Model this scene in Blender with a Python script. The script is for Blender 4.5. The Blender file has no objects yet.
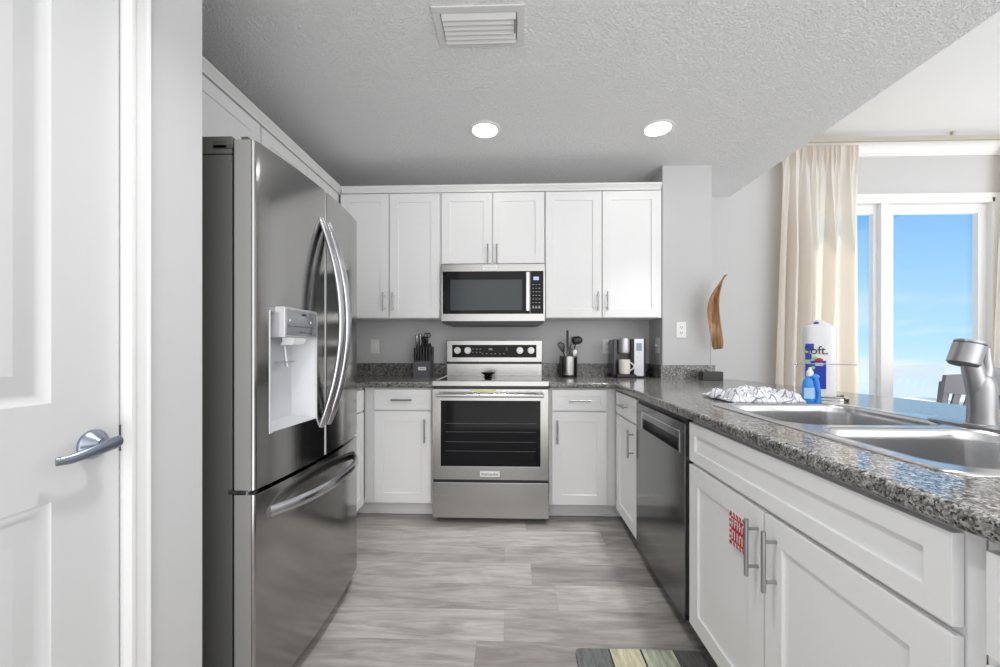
import bpy, bmesh, math, random
from mathutils import Vector, Matrix
random.seed(7)
PI = math.pi
sc = bpy.context.scene
C = sc.collection

# ------------------------------------------------------------------ camera
cam_d = bpy.data.cameras.new('camera')
cam = bpy.data.objects.new('camera', cam_d); C.objects.link(cam)
cam_d.sensor_fit = 'HORIZONTAL'; cam_d.sensor_width = 36.0; cam_d.lens = 0.385 * 36.0
cam_d.shift_y = 0.0135; cam_d.clip_start = 0.02; cam_d.clip_end = 200
cam.location = (0, 0, 1.155)
cam.rotation_euler = (PI/2, 0, math.atan(12/385.0))
sc.camera = cam

# ------------------------------------------------------------------ world: blue sky out to sea ahead, bright white overcast behind
w = bpy.data.worlds.new('world'); sc.world = w; w.use_nodes = True
nt = w.node_tree; nt.nodes.clear()
def wn(t, **k):
    n = nt.nodes.new(t)
    for a, b in k.items(): setattr(n, a, b)
    return n
out = wn('ShaderNodeOutputWorld'); bg = wn('ShaderNodeBackground')
tc = wn('ShaderNodeTexCoord'); sep = wn('ShaderNodeSeparateXYZ')
nt.links.new(tc.outputs['Generated'], sep.inputs[0])
ramp = wn('ShaderNodeValToRGB')
ramp.color_ramp.elements[0].position = 0.0; ramp.color_ramp.elements[0].color = (0.72, 0.90, 1.0, 1)
e = ramp.color_ramp.elements.new(0.08); e.color = (0.43, 0.74, 1.0, 1)
ramp.color_ramp.elements[-1].position = 0.33; ramp.color_ramp.elements[-1].color = (0.155, 0.46, 0.87, 1)
addz = wn('ShaderNodeMath', operation='ADD'); addz.inputs[1].default_value = 0.075
nt.links.new(sep.outputs['Z'], addz.inputs[0]); nt.links.new(addz.outputs[0], ramp.inputs[0])
mp = wn('ShaderNodeMapping'); mp.inputs['Scale'].default_value = (2.2, 2.2, 8.0); mp.inputs['Location'].default_value = (0.35, 0.1, 0.2)
no = wn('ShaderNodeTexNoise'); no.inputs['Scale'].default_value = 2.0; no.inputs['Detail'].default_value = 5
nt.links.new(tc.outputs['Generated'], mp.inputs[0]); nt.links.new(mp.outputs[0], no.inputs['Vector'])
cr = wn('ShaderNodeMapRange'); cr.inputs[1].default_value = 0.54; cr.inputs[2].default_value = 0.68
nt.links.new(no.outputs['Fac'], cr.inputs[0])
low = wn('ShaderNodeMapRange'); low.inputs[1].default_value = 0.14; low.inputs[2].default_value = 0.0
nt.links.new(sep.outputs['Z'], low.inputs[0])
cm = wn('ShaderNodeMath', operation='MULTIPLY'); nt.links.new(cr.outputs[0], cm.inputs[0]); nt.links.new(low.outputs[0], cm.inputs[1])
mixc = wn('ShaderNodeMixRGB'); mixc.inputs[2].default_value = (0.80, 0.88, 0.96, 1)
nt.links.new(cm.outputs[0], mixc.inputs[0]); nt.links.new(ramp.outputs[0], mixc.inputs[1])
front = wn('ShaderNodeMapRange'); front.inputs[1].default_value = 0.12; front.inputs[2].default_value = 0.42
nt.links.new(sep.outputs['Y'], front.inputs[0])
mix2 = wn('ShaderNodeMixRGB'); mix2.inputs[1].default_value = (1.0, 0.998, 0.995, 1)
nt.links.new(front.outputs[0], mix2.inputs[0]); nt.links.new(mixc.outputs[0], mix2.inputs[2])
stn = wn('ShaderNodeMapRange'); stn.inputs[3].default_value = 1.35; stn.inputs[4].default_value = 0.88
nt.links.new(front.outputs[0], stn.inputs[0])
dn = wn('ShaderNodeMapRange'); dn.inputs[1].default_value = -0.10; dn.inputs[2].default_value = -0.45; dn.inputs[3].default_value = 1.0; dn.inputs[4].default_value = 1.5
nt.links.new(sep.outputs['Z'], dn.inputs[0])
sm0 = wn('ShaderNodeMath', operation='MULTIPLY'); nt.links.new(stn.outputs[0], sm0.inputs[0]); nt.links.new(dn.outputs[0], sm0.inputs[1])
rear = wn('ShaderNodeMapRange'); rear.inputs[1].default_value = -0.45; rear.inputs[2].default_value = -0.85; rear.inputs[3].default_value = 0.50; rear.inputs[4].default_value = 1.6
nt.links.new(sep.outputs['Y'], rear.inputs[0])
sel = wn('ShaderNodeMix'); sel.data_type = 'FLOAT'; sel.inputs[3].default_value = 1.0
lft = wn('ShaderNodeMapRange'); lft.inputs[1].default_value = -0.35; lft.inputs[2].default_value = 0.30; lft.inputs[3].default_value = 0.50; lft.inputs[4].default_value = 1.12
nt.links.new(sep.outputs['X'], lft.inputs[0])
rl = wn('ShaderNodeMath', operation='MULTIPLY'); nt.links.new(rear.outputs[0], rl.inputs[0]); nt.links.new(lft.outputs[0], rl.inputs[1])
nt.links.new(front.outputs[0], sel.inputs[0]); nt.links.new(rl.outputs[0], sel.inputs[2])
sm = wn('ShaderNodeMath', operation='MULTIPLY'); nt.links.new(sm0.outputs[0], sm.inputs[0]); nt.links.new(sel.outputs[0], sm.inputs[1])
nt.links.new(mix2.outputs[0], bg.inputs[0]); nt.links.new(sm.outputs[0], bg.inputs[1])
nt.links.new(bg.outputs[0], out.inputs[0])

sd_ = bpy.data.lights.new('sun', 'SUN'); sd_.energy = 4.5; sd_.angle = math.radians(2); sd_.color = (1.0, 0.90, 0.76)
so_ = bpy.data.objects.new('sun', sd_); C.objects.link(so_); so_.rotation_euler = (math.radians(-31), 0, math.radians(-8))
def area(name, loc, rot, sx, sy, power, col=(1, 1, 1)):
    d = bpy.data.lights.new(name, 'AREA'); d.shape = 'RECTANGLE'; d.size = sx; d.size_y = sy; d.energy = power; d.color = col
    o = bpy.data.objects.new(name, d); o.location = loc; o.rotation_euler = rot; C.objects.link(o); return o

# ------------------------------------------------------------------ view
sc.view_settings.view_transform = 'Standard'; sc.view_settings.look = 'None'
sc.view_settings.gamma = 1.0; sc.view_settings.use_curve_mapping = False
sc.view_settings.exposure = 0.26

# ------------------------------------------------------------------ materials
def mat(name, col, rough=0.5, metal=0.0, spec=0.5, coat=0.0, bump=None, emit=None, aniso=0.0):
    m = bpy.data.materials.new(name); m.use_nodes = True
    b = m.node_tree.nodes['Principled BSDF']
    b.inputs['Base Color'].default_value = (*col, 1); b.inputs['Roughness'].default_value = rough
    b.inputs['Metallic'].default_value = metal; b.inputs['Specular IOR Level'].default_value = spec
    b.inputs['Coat Weight'].default_value = coat
    if aniso: b.inputs['Anisotropic'].default_value = aniso
    if emit: b.inputs['Emission Color'].default_value = (*emit[0], 1); b.inputs['Emission Strength'].default_value = emit[1]
    if bump:
        sca, stren, dist = bump[:3]
        N = m.node_tree.nodes; L = m.node_tree.links
        t = N.new('ShaderNodeTexCoord'); mpn = N.new('ShaderNodeMapping'); n = N.new('ShaderNodeTexNoise'); bp = N.new('ShaderNodeBump')
        mpn.inputs['Scale'].default_value = bump[3] if len(bump) > 3 else (1, 1, 1)
        n.inputs['Scale'].default_value = sca; n.inputs['Detail'].default_value = 4
        bp.inputs['Strength'].default_value = stren; bp.inputs['Distance'].default_value = dist
        L.new(t.outputs['Object'], mpn.inputs[0]); L.new(mpn.outputs[0], n.inputs['Vector'])
        L.new(n.outputs['Fac'], bp.inputs['Height']); L.new(bp.outputs[0], b.inputs['Normal'])
    return m
def nodes(m): return m.node_tree.nodes, m.node_tree.links, m.node_tree.nodes['Principled BSDF']

M = {}
M['wall'] = mat('wall_paint', (0.58, 0.58, 0.585), 0.75, bump=(90, 0.06, 0.002))
M['cab'] = mat('cabinet_white', (0.86, 0.86, 0.865), 0.38)
M['cabbox'] = mat('cabinet_box_white', (0.80, 0.80, 0.805), 0.5)
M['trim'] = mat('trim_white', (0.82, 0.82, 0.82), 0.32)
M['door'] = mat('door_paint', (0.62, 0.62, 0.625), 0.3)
M['ceil2'] = mat('ceiling_bright', (0.86, 0.86, 0.86), 0.9, bump=(60, 0.25, 0.004))
M['chrome'] = mat('chrome', (0.78, 0.78, 0.80), 0.12, 1.0)
M['nickel'] = mat('brushed_nickel', (0.42, 0.42, 0.43), 0.32, 1.0)
M['black'] = mat('black_plastic', (0.012, 0.012, 0.014), 0.35)
M['blackglass'] = mat('black_glass', (0.008, 0.008, 0.010), 0.06, spec=0.16)
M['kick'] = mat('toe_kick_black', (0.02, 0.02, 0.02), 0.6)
M['darkgrey'] = mat('dark_grey_metal', (0.10, 0.10, 0.095), 0.45, 0.2)
M['fridgeside'] = mat('fridge_side_grey', (0.13, 0.13, 0.122), 0.4, 0.1)
M['dooredge'] = mat('fridge_door_edge', (0.34, 0.34, 0.33), 0.35, 0.2)
M['lightplastic'] = mat('light_plastic', (0.60, 0.61, 0.63), 0.35)
M['ventpaint'] = mat('vent_paint', (0.66, 0.66, 0.66), 0.5)
M['plate'] = mat('outlet_white', (0.85, 0.85, 0.84), 0.4)
M['slot'] = mat('outlet_slot', (0.05, 0.05, 0.05), 0.5)
M['lamp'] = mat('lamp_glow', (1, 1, 1), 0.5, emit=((1, 0.98, 0.95), 12.0))
M['lever'] = mat('satin_lever', (0.30, 0.33, 0.40), 0.3, 1.0)
M['mug'] = mat('white_ceramic', (0.82, 0.80, 0.74), 0.25)
M['lcd'] = mat('lcd', (0.25, 0.32, 0.35), 0.2, emit=((0.35, 0.5, 0.6), 0.15))
M['display'] = mat('microwave_display', (0.1, 0.1, 0.2), 0.2, emit=((0.5, 0.6, 0.95), 0.7))
M['blue'] = mat('blue_print', (0.015, 0.045, 0.42), 0.4)
M['cyan'] = mat('blue_bottle', (0.03, 0.25, 0.70), 0.15)
M['red'] = mat('red_print', (0.50, 0.02, 0.03), 0.5)
M['green'] = mat('green_print', (0.30, 0.62, 0.12), 0.5)
M['white'] = mat('white_paper', (0.85, 0.85, 0.86), 0.6)
M['ink'] = mat('ink', (0.03, 0.03, 0.035), 0.5)
M['grey_ink'] = mat('grey_ink', (0.35, 0.35, 0.36), 0.5)
M['yellow'] = mat('yellow_sticker', (0.72, 0.72, 0.22), 0.5)
M['block'] = mat('knife_block_grey', (0.10, 0.10, 0.115), 0.5)
M['stone'] = mat('sculpture_base', (0.045, 0.045, 0.045), 0.5)
M['chair'] = mat('chair_paint', (0.26, 0.26, 0.30), 0.45)
M['table'] = mat('table_white', (0.90, 0.90, 0.90), 0.3)
M['rod'] = mat('curtain_rod_beige', (0.50, 0.47, 0.40), 0.4, 0.3)
M['tank'] = mat('smoke_tank', (0.05, 0.05, 0.07), 0.12)
M['silverplastic'] = mat('silver_plastic', (0.62, 0.62, 0.65), 0.28, 0.6)
M['deck'] = mat('balcony_deck', (0.6, 0.58, 0.55), 0.8)

def steel(name, col, rough, axis):
    m = mat(name, col, rough, 1.0)
    N, L, b = nodes(m)
    t = N.new('ShaderNodeTexCoord'); mpn = N.new('ShaderNodeMapping'); n = N.new('ShaderNodeTexNoise')
    s = [260, 260, 260]; s['xyz'.index(axis)] = 2.0
    mpn.inputs['Scale'].default_value = s; n.inputs['Scale'].default_value = 1.0; n.inputs['Detail'].default_value = 3
    mr = N.new('ShaderNodeMapRange'); mr.inputs[3].default_value = rough - 0.05; mr.inputs[4].default_value = rough + 0.07
    L.new(t.outputs['Object'], mpn.inputs[0]); L.new(mpn.outputs[0], n.inputs['Vector']); L.new(n.outputs['Fac'], mr.inputs[0]); L.new(mr.outputs[0], b.inputs['Roughness'])
    bp = N.new('ShaderNodeBump'); bp.inputs['Strength'].default_value = 0.12; bp.inputs['Distance'].default_value = 0.0006
    L.new(n.outputs['Fac'], bp.inputs['Height']); L.new(bp.outputs[0], b.inputs['Normal'])
    return m
M['steelx'] = steel('stainless_x', (0.44, 0.436, 0.428), 0.24, 'x')
M['steely'] = steel('stainless_y', (0.38, 0.378, 0.372), 0.14, 'y')
M['steelz'] = steel('stainless_z', (0.34, 0.338, 0.335), 0.13, 'z')
M['sink'] = mat('sink_steel', (0.64, 0.64, 0.645), 0.24, 1.0)
M['dw'] = steel('dishwasher_steel', (0.19, 0.19, 0.19), 0.13, 'z')
M['knob'] = mat('range_knob', (0.45, 0.45, 0.46), 0.3, 1.0)
M['handle'] = mat('fridge_handle_steel', (0.52, 0.52, 0.54), 0.22, 1.0)

def ceiling_mat():
    m = mat('ceiling_texture', (0.85, 0.85, 0.855), 0.9)
    N, L, b = nodes(m)
    t = N.new('ShaderNodeTexCoord'); n = N.new('ShaderNodeTexNoise'); v = N.new('ShaderNodeTexVoronoi'); bp = N.new('ShaderNodeBump')
    n.inputs['Scale'].default_value = 70; n.inputs['Detail'].default_value = 3; n.inputs['Distortion'].default_value = 1.2
    cr = N.new('ShaderNodeMapRange'); cr.inputs[1].default_value = 0.42; cr.inputs[2].default_value = 0.62
    L.new(t.outputs['Object'], n.inputs['Vector']); L.new(n.outputs['Fac'], cr.inputs[0]); L.new(cr.outputs[0], bp.inputs['Height'])
    bp.inputs['Strength'].default_value = 0.7; bp.inputs['Distance'].default_value = 0.007
    L.new(bp.outputs[0], b.inputs['Normal']); return m
M['ceil'] = ceiling_mat()

def granite():
    m = mat('granite', (0.3, 0.3, 0.3), 0.12, spec=0.5)
    N, L, b = nodes(m)
    t = N.new('ShaderNodeTexCoord')
    v = N.new('ShaderNodeTexVoronoi'); v.inputs['Scale'].default_value = 300
    L.new(t.outputs['Object'], v.inputs['Vector'])
    sp = N.new('ShaderNodeSeparateColor'); L.new(v.outputs['Color'], sp.inputs[0])
    n = N.new('ShaderNodeTexNoise'); n.inputs['Scale'].default_value = 75; n.inputs['Detail'].default_value = 4
    L.new(t.outputs['Object'], n.inputs['Vector'])
    mx = N.new('ShaderNodeMath'); mx.operation = 'MULTIPLY_ADD'; mx.inputs[1].default_value = 0.55
    L.new(sp.outputs[0], mx.inputs[0])
    sc2 = N.new('ShaderNodeMath'); sc2.operation = 'MULTIPLY'; sc2.inputs[1].default_value = 0.9
    L.new(n.outputs['Fac'], sc2.inputs[0]); L.new(sc2.outputs[0], mx.inputs[2])
    r = N.new('ShaderNodeValToRGB'); r.color_ramp.interpolation = 'LINEAR'
    els = r.color_ramp.elements
    els[0].position = 0.44; els[0].color = (0.018, 0.018, 0.020, 1)
    els[1].position = 1.0; els[1].color = (0.42, 0.41, 0.39, 1)
    for p, c in ((0.54, (0.05, 0.05, 0.05)), (0.66, (0.13, 0.128, 0.122)), (0.80, (0.21, 0.205, 0.195)), (0.92, (0.31, 0.30, 0.285))):
        e = els.new(p); e.color = (*c, 1)
    L.new(mx.outputs[0], r.inputs[0]); L.new(r.outputs[0], b.inputs['Base Color'])
    return m
M['granite'] = granite()

def floor_mat():
    m = mat('vinyl_planks', (0.35, 0.33, 0.31), 0.42)
    N, L, b = nodes(m)
    def math_(op, a, b_=None, c=None):
        n = N.new('ShaderNodeMath'); n.operation = op
        for i, v in enumerate((a, b_, c)):
            if v is None: continue
            if isinstance(v, (int, float)): n.inputs[i].default_value = v
            else: L.new(v, n.inputs[i])
        return n.outputs[0]
    t = N.new('ShaderNodeTexCoord'); sp = N.new('ShaderNodeSeparateXYZ'); L.new(t.outputs['Object'], sp.inputs[0])
    PW, PL = 0.182, 1.22
    yr = math_('DIVIDE', math_('ADD', sp.outputs['Y'], 3.04), PW); row = math_('FLOOR', yr); fy_ = math_('FRACT', yr)
    sh = math_('FRACT', math_('MULTIPLY', math_('SINE', math_('MULTIPLY', row, 12.9898)), 437.585))
    xr = math_('ADD', math_('DIVIDE', math_('ADD', sp.outputs['X'], 9.0), PL), sh); col = math_('FLOOR', xr); fx_ = math_('FRACT', xr)
    cv = N.new('ShaderNodeCombineXYZ'); L.new(row, cv.inputs[0]); L.new(col, cv.inputs[1])
    wnz = N.new('ShaderNodeTexWhiteNoise'); wnz.noise_dimensions = '2D'; L.new(cv.outputs[0], wnz.inputs['Vector'])
    seam = math_('MINIMUM', math_('MULTIPLY', math_('MINIMUM', fy_, math_('SUBTRACT', 1.0, fy_)), PW), math_('MULTIPLY', math_('MINIMUM', fx_, math_('SUBTRACT', 1.0, fx_)), PL))
    sm_ = N.new('ShaderNodeMapRange'); sm_.inputs[1].default_value = 0.0005; sm_.inputs[2].default_value = 0.0018; sm_.inputs[3].default_value = 0.80; L.new(seam, sm_.inputs[0])
    rampp = N.new('ShaderNodeValToRGB')
    rampp.color_ramp.elements[0].color = (0.32, 0.295, 0.28, 1); rampp.color_ramp.elements[1].color = (0.53, 0.505, 0.475, 1)
    L.new(wnz.outputs['Value'], rampp.inputs[0])
    addv = N.new('ShaderNodeVectorMath'); addv.operation = 'MULTIPLY_ADD'; addv.inputs[1].default_value = (13, 13, 13)
    L.new(wnz.outputs['Color'], addv.inputs[0]); L.new(t.outputs['Object'], addv.inputs[2])
    def noise_(scale, vec, det, rough, dist):
        mpn = N.new('ShaderNodeMapping'); mpn.inputs['Scale'].default_value = vec; L.new(addv.outputs[0], mpn.inputs[0])
        n = N.new('ShaderNodeTexNoise'); n.inputs['Scale'].default_value = scale; n.inputs['Detail'].default_value = det; n.inputs['Roughness'].default_value = rough; n.inputs['Distortion'].default_value = dist
        L.new(mpn.outputs[0], n.inputs['Vector']); return n.outputs['Fac']
    def rng(v, a, b_, c, d):
        mr = N.new('ShaderNodeMapRange'); mr.inputs[1].default_value = a; mr.inputs[2].default_value = b_; mr.inputs[3].default_value = c; mr.inputs[4].default_value = d; L.new(v, mr.inputs[0]); return mr.outputs[0]
    fine = noise_(3.0, (2.0, 15, 1), 7, 0.68, 0.6)
    mid = noise_(2.2, (1.0, 6, 1), 4, 0.55, 1.6)
    big = noise_(2.0, (0.9, 2.2, 1), 2, 0.5, 0.6)
    f = math_('MULTIPLY', rng(fine, 0.32, 0.66, 0.80, 1.10), rng(mid, 0.32, 0.62, 0.72, 1.10))
    f = math_('MULTIPLY', f, rng(big, 0.3, 0.7, 0.86, 1.10)); f = math_('MULTIPLY', f, sm_.outputs[0])
    mu2 = N.new('ShaderNodeVectorMath'); mu2.operation = 'SCALE'; L.new(rampp.outputs[0], mu2.inputs[0]); L.new(f, mu2.inputs['Scale'])
    tint = N.new('ShaderNodeMixRGB'); tint.inputs[2].default_value = (0.50, 0.44, 0.40, 1); L.new(rng(mid, 0.60, 0.75, 0.0, 0.25), tint.inputs[0]); L.new(mu2.outputs[0], tint.inputs[1])
    L.new(tint.outputs[0], b.inputs['Base Color'])
    bp = N.new('ShaderNodeBump'); bp.inputs['Strength'].default_value = 0.15; bp.inputs['Distance'].default_value = 0.001
    L.new(f, bp.inputs['Height']); L.new(bp.outputs[0], b.inputs['Normal'])
    return m
M['floor'] = floor_mat()

def rug_mat():
    m = mat('painted_plank_print', (0.3, 0.3, 0.3), 0.7)
    N, L, b = nodes(m)
    t = N.new('ShaderNodeTexCoord'); sp = N.new('ShaderNodeSeparateXYZ'); L.new(t.outputs['Object'], sp.inputs[0])
    mr = N.new('ShaderNodeMapRange'); mr.inputs[1].default_value = -0.235; mr.inputs[2].default_value = 0.235
    L.new(sp.outputs['X'], mr.inputs[0])
    r = N.new('ShaderNodeValToRGB'); r.color_ramp.interpolation = 'CONSTANT'
    E_ = r.color_ramp.elements
    E_[0].position = 0; E_[0].color = (0.10, 0.105, 0.105, 1)
    E_[1].position = 0.265; E_[1].color = (0.012, 0.012, 0.012, 1)
    for p, c in ((0.275, (0.38, 0.35, 0.25)), (0.515, (0.012, 0.012, 0.012)), (0.53, (0.30, 0.32, 0.24)), (0.775, (0.012, 0.012, 0.012)), (0.785, (0.075, 0.075, 0.07))):
        e = E_.new(p); e.color = (*c, 1)
    n = N.new('ShaderNodeTexNoise'); n.inputs['Scale'].default_value = 3; n.inputs['Detail'].default_value = 8; n.inputs['Roughness'].default_value = 0.7
    mpn = N.new('ShaderNodeMapping'); mpn.inputs['Scale'].default_value = (22, 3, 1); L.new(t.outputs['Object'], mpn.inputs[0]); L.new(mpn.outputs[0], n.inputs['Vector'])
    L.new(mr.outputs[0], r.inputs[0])
    r2 = N.new('ShaderNodeMapRange'); r2.inputs[1].default_value = 0.3; r2.inputs[2].default_value = 0.7; r2.inputs[3].default_value = 0.7; r2.inputs[4].default_value = 2.0
    L.new(n.outputs['Fac'], r2.inputs[0])
    vs = N.new('ShaderNodeVectorMath'); vs.operation = 'SCALE'; L.new(r.outputs[0], vs.inputs[0]); L.new(r2.outputs[0], vs.inputs['Scale'])
    L.new(vs.outputs[0], b.inputs['Base Color']); return m
M['rug'] = rug_mat()

def wood_mat():
    m = mat('carved_wood', (0.45, 0.25, 0.12), 0.45)
    N, L, b = nodes(m)
    t = N.new('ShaderNodeTexCoord'); mpn = N.new('ShaderNodeMapping'); mpn.inputs['Scale'].default_value = (60, 60, 5)
    n = N.new('ShaderNodeTexNoise'); n.inputs['Scale'].default_value = 1; n.inputs['Detail'].default_value = 5
    r = N.new('ShaderNodeValToRGB'); r.color_ramp.elements[0].position = 0.3; r.color_ramp.elements[0].color = (0.20, 0.085, 0.035, 1)
    r.color_ramp.elements[1].position = 0.7; r.color_ramp.elements[1].color = (0.58, 0.36, 0.19, 1)
    L.new(t.outputs['Object'], mpn.inputs[0]); L.new(mpn.outputs[0], n.inputs['Vector']); L.new(n.outputs['Fac'], r.inputs[0]); L.new(r.outputs[0], b.inputs['Base Color'])
    return m
M['wood'] = wood_mat()

def towel_mat():
    m = mat('checked_cloth', (0.8, 0.8, 0.82), 0.9)
    N, L, b = nodes(m)
    t = N.new('ShaderNodeTexCoord')
    outs = []
    for d in ('X', 'Y'):
        wv = N.new('ShaderNodeTexWave'); wv.wave_type = 'BANDS'; wv.bands_direction = d; wv.inputs['Scale'].default_value = 3.6
        L.new(t.outputs['UV'], wv.inputs['Vector'])
        mr = N.new('ShaderNodeMapRange'); mr.inputs[1].default_value = 0.955; mr.inputs[2].default_value = 0.985
        L.new(wv.outputs['Fac'], mr.inputs[0]); outs.append(mr)
    mx = N.new('ShaderNodeMath'); mx.operation = 'MAXIMUM'; L.new(outs[0].outputs[0], mx.inputs[0]); L.new(outs[1].outputs[0], mx.inputs[1])
    mc = N.new('ShaderNodeMixRGB'); mc.inputs[1].default_value = (0.80, 0.80, 0.83, 1); mc.inputs[2].default_value = (0.22, 0.23, 0.33, 1)
    L.new(mx.outputs[0], mc.inputs[0]); L.new(mc.outputs[0], b.inputs['Base Color']); return m
M['towel'] = towel_mat()

def curtain_mat():
    m = bpy.data.materials.new('curtain_cloth'); m.use_nodes = True
    N = m.node_tree.nodes; L = m.node_tree.links; N.clear()
    o = N.new('ShaderNodeOutputMaterial'); d = N.new('ShaderNodeBsdfDiffuse'); tr = N.new('ShaderNodeBsdfTranslucent'); mx = N.new('ShaderNodeMixShader')
    d.inputs[0].default_value = (0.86, 0.855, 0.83, 1); tr.inputs[0].default_value = (0.98, 0.84, 0.68, 1); mx.inputs[0].default_value = 0.34
    L.new(d.outputs[0], mx.inputs[1]); L.new(tr.outputs[0], mx.inputs[2]); L.new(mx.outputs[0], o.inputs[0]); return m
M['curtain'] = curtain_mat()

def glass_mat():
    m = bpy.data.materials.new('window_glass'); m.use_nodes = True
    N = m.node_tree.nodes; L = m.node_tree.links; N.clear()
    o = N.new('ShaderNodeOutputMaterial'); g = N.new('ShaderNodeBsdfGlossy'); tr = N.new('ShaderNodeBsdfTransparent'); mx = N.new('ShaderNodeMixShader'); pass
    g.inputs['Roughness'].default_value = 0.0
    mx.inputs[0].default_value = 0.03; L.new(tr.outputs[0], mx.inputs[1]); L.new(g.outputs[0], mx.inputs[2]); L.new(mx.outputs[0], o.inputs[0]); return m
M['glass'] = glass_mat()
def wrap_mat():
    m = mat('plastic_wrap_white', (0.84, 0.84, 0.86), 0.18, bump=(45, 0.5, 0.004, (1, 1, 0.6))); return m
M['wrap'] = wrap_mat()

# ------------------------------------------------------------------ mesh helpers (everything is given in world coordinates)
class MB:
    def __init__(s): s.bm = bmesh.new(); s.uv = None
    def merge(s, tmp):
        me = bpy.data.meshes.new('tmp'); tmp.to_mesh(me); s.bm.from_mesh(me); bpy.data.meshes.remove(me); tmp.free(); return s
    def box(s, x0, x1, y0, y1, z0, z1, bev=0.0, seg=2, mi=0):
        t = bmesh.new(); bmesh.ops.create_cube(t, size=1)
        x0, x1 = sorted((x0, x1)); y0, y1 = sorted((y0, y1)); z0, z1 = sorted((z0, z1))
        for v in t.verts: v.co = Vector(((x0+x1)/2+v.co.x*(x1-x0), (y0+y1)/2+v.co.y*(y1-y0), (z0+z1)/2+v.co.z*(z1-z0)))
        if bev > 0:
            bmesh.ops.bevel(t, geom=list(t.edges), offset=min(bev, 0.45*min(x1-x0, y1-y0, z1-z0)), segments=seg, affect='EDGES', profile=0.5)
        for f in t.faces: f.material_index = mi
        return s.merge(t)
    def cyl(s, p0, p1, r0, r1=None, seg=24, bev=0.0, mi=0):
        r1 = r0 if r1 is None else r1
        p0 = Vector(p0); p1 = Vector(p1); t = bmesh.new()
        bmesh.ops.create_cone(t, cap_ends=True, segments=seg, radius1=r0, radius2=r1, depth=(p1-p0).length)
        if bev > 0:
            ed = [e for e in t.edges if all(abs(v.co.z - e.verts[0].co.z) < 1e-6 for v in e.verts)]
            bmesh.ops.bevel(t, geom=ed, offset=bev, segments=2, affect='EDGES')
        q = (p1-p0).to_track_quat('Z', 'Y').to_matrix().to_4x4()
        bmesh.ops.transform(t, matrix=Matrix.Translation((p0+p1)/2) @ q, verts=t.verts)
        for f in t.faces: f.material_index = mi
        return s.merge(t)
    def ball(s, c, r, sx=1, sy=1, sz=1, seg=20, mi=0, rot=None):
        t = bmesh.new(); bmesh.ops.create_uvsphere(t, u_segments=seg, v_segments=seg//2, radius=r)
        mtx = Matrix.Translation(c) @ (rot.to_4x4() if rot else Matrix()) @ Matrix.Diagonal((sx, sy, sz, 1))
        bmesh.ops.transform(t, matrix=mtx, verts=t.verts)
        for f in t.faces: f.material_index = mi
        return s.merge(t)
    def rings(s, loops, caps=True, closed=True, mi=0):
        """loft between equal-length point loops"""
        t = bmesh.new(); vv = [[t.verts.new(p) for p in lp] for lp in loops]; n = len(loops[0])
        for a, b in zip(vv, vv[1:]):
            for i in range(n if closed else n-1):
                j = (i+1) % n; t.faces.new((a[i], a[j], b[j], b[i]))
        if caps and closed:
            t.faces.new(list(reversed(vv[0]))); t.faces.new(vv[-1])
        bmesh.ops.recalc_face_normals(t, faces=t.faces)
        for f in t.faces: f.material_index = mi
        return s.merge(t)
    def tube(s, path, r, seg=12, sx=1.0, sy=1.0, up=(0, 0, 1), mi=0):
        path = [Vector(p) for p in path]; loops = []
        rr = r if isinstance(r, (list, tuple)) else [r]*len(path)
        for i, p in enumerate(path):
            d = (path[min(i+1, len(path)-1)] - path[max(i-1, 0)]).normalized()
            u = Vector(up); u = (u - d*u.dot(d))
            if u.length < 1e-4: u = Vector((1, 0, 0)) - d*d.x
            u.normalize(); v = d.cross(u)
            loops.append([p + (u*math.cos(a)*sx + v*math.sin(a)*sy)*rr[i] for a in [2*PI*k/seg for k in range(seg)]])
        return s.rings(loops, mi=mi)
    def lathe(s, c, prof, seg=32, axis='z', caps=True, mi=0):
        c = Vector(c); loops = []
        for r, z in prof:
            lp = []
            for k in range(seg):
                a = 2*PI*k/seg; ca, sa = r*math.cos(a), r*math.sin(a)
                if axis == 'z': lp.append(c+Vector((ca, sa, z)))
                elif axis == 'x': lp.append(c+Vector((z, ca, sa)))
                else: lp.append(c+Vector((ca, z, sa)))
            loops.append(lp)
        return s.rings(loops, caps=caps, mi=mi)
    def prism(s, poly, axis, a, b, mi=0):
        """poly: 2-D points in the other two axes (order x,y,z without axis)"""
        def P(p, t):
            return {'x': (t, p[0], p[1]), 'y': (p[0], t, p[1]), 'z': (p[0], p[1], t)}[axis]
        return s.rings([[P(p, a) for p in poly], [P(p, b) for p in poly]], mi=mi)
    def plate(s, outer, holes, z0, z1, mi=0):
        """flat plate with holes between z0 and z1"""
        t = bmesh.new()
        for z in (z0, z1):
            edges = []
            for lp in [outer]+holes:
                vs = [t.verts.new((p[0], p[1], z)) for p in lp]
                edges += [t.edges.new((vs[i], vs[(i+1) % len(vs)])) for i in range(len(vs))]
            bmesh.ops.triangle_fill(t, use_beauty=True, use_dissolve=False, edges=edges)
        for lp in [outer]+holes:
            a = [t.verts.new((p[0], p[1], z0)) for p in lp]; b = [t.verts.new((p[0], p[1], z1)) for p in lp]
            for i in range(len(lp)):
                j = (i+1) % len(lp); t.faces.new((a[i], a[j], b[j], b[i]))
        bmesh.ops.remove_doubles(t, verts=t.verts, dist=1e-6); bmesh.ops.recalc_face_normals(t, faces=t.faces)
        return s.merge(t)

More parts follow.
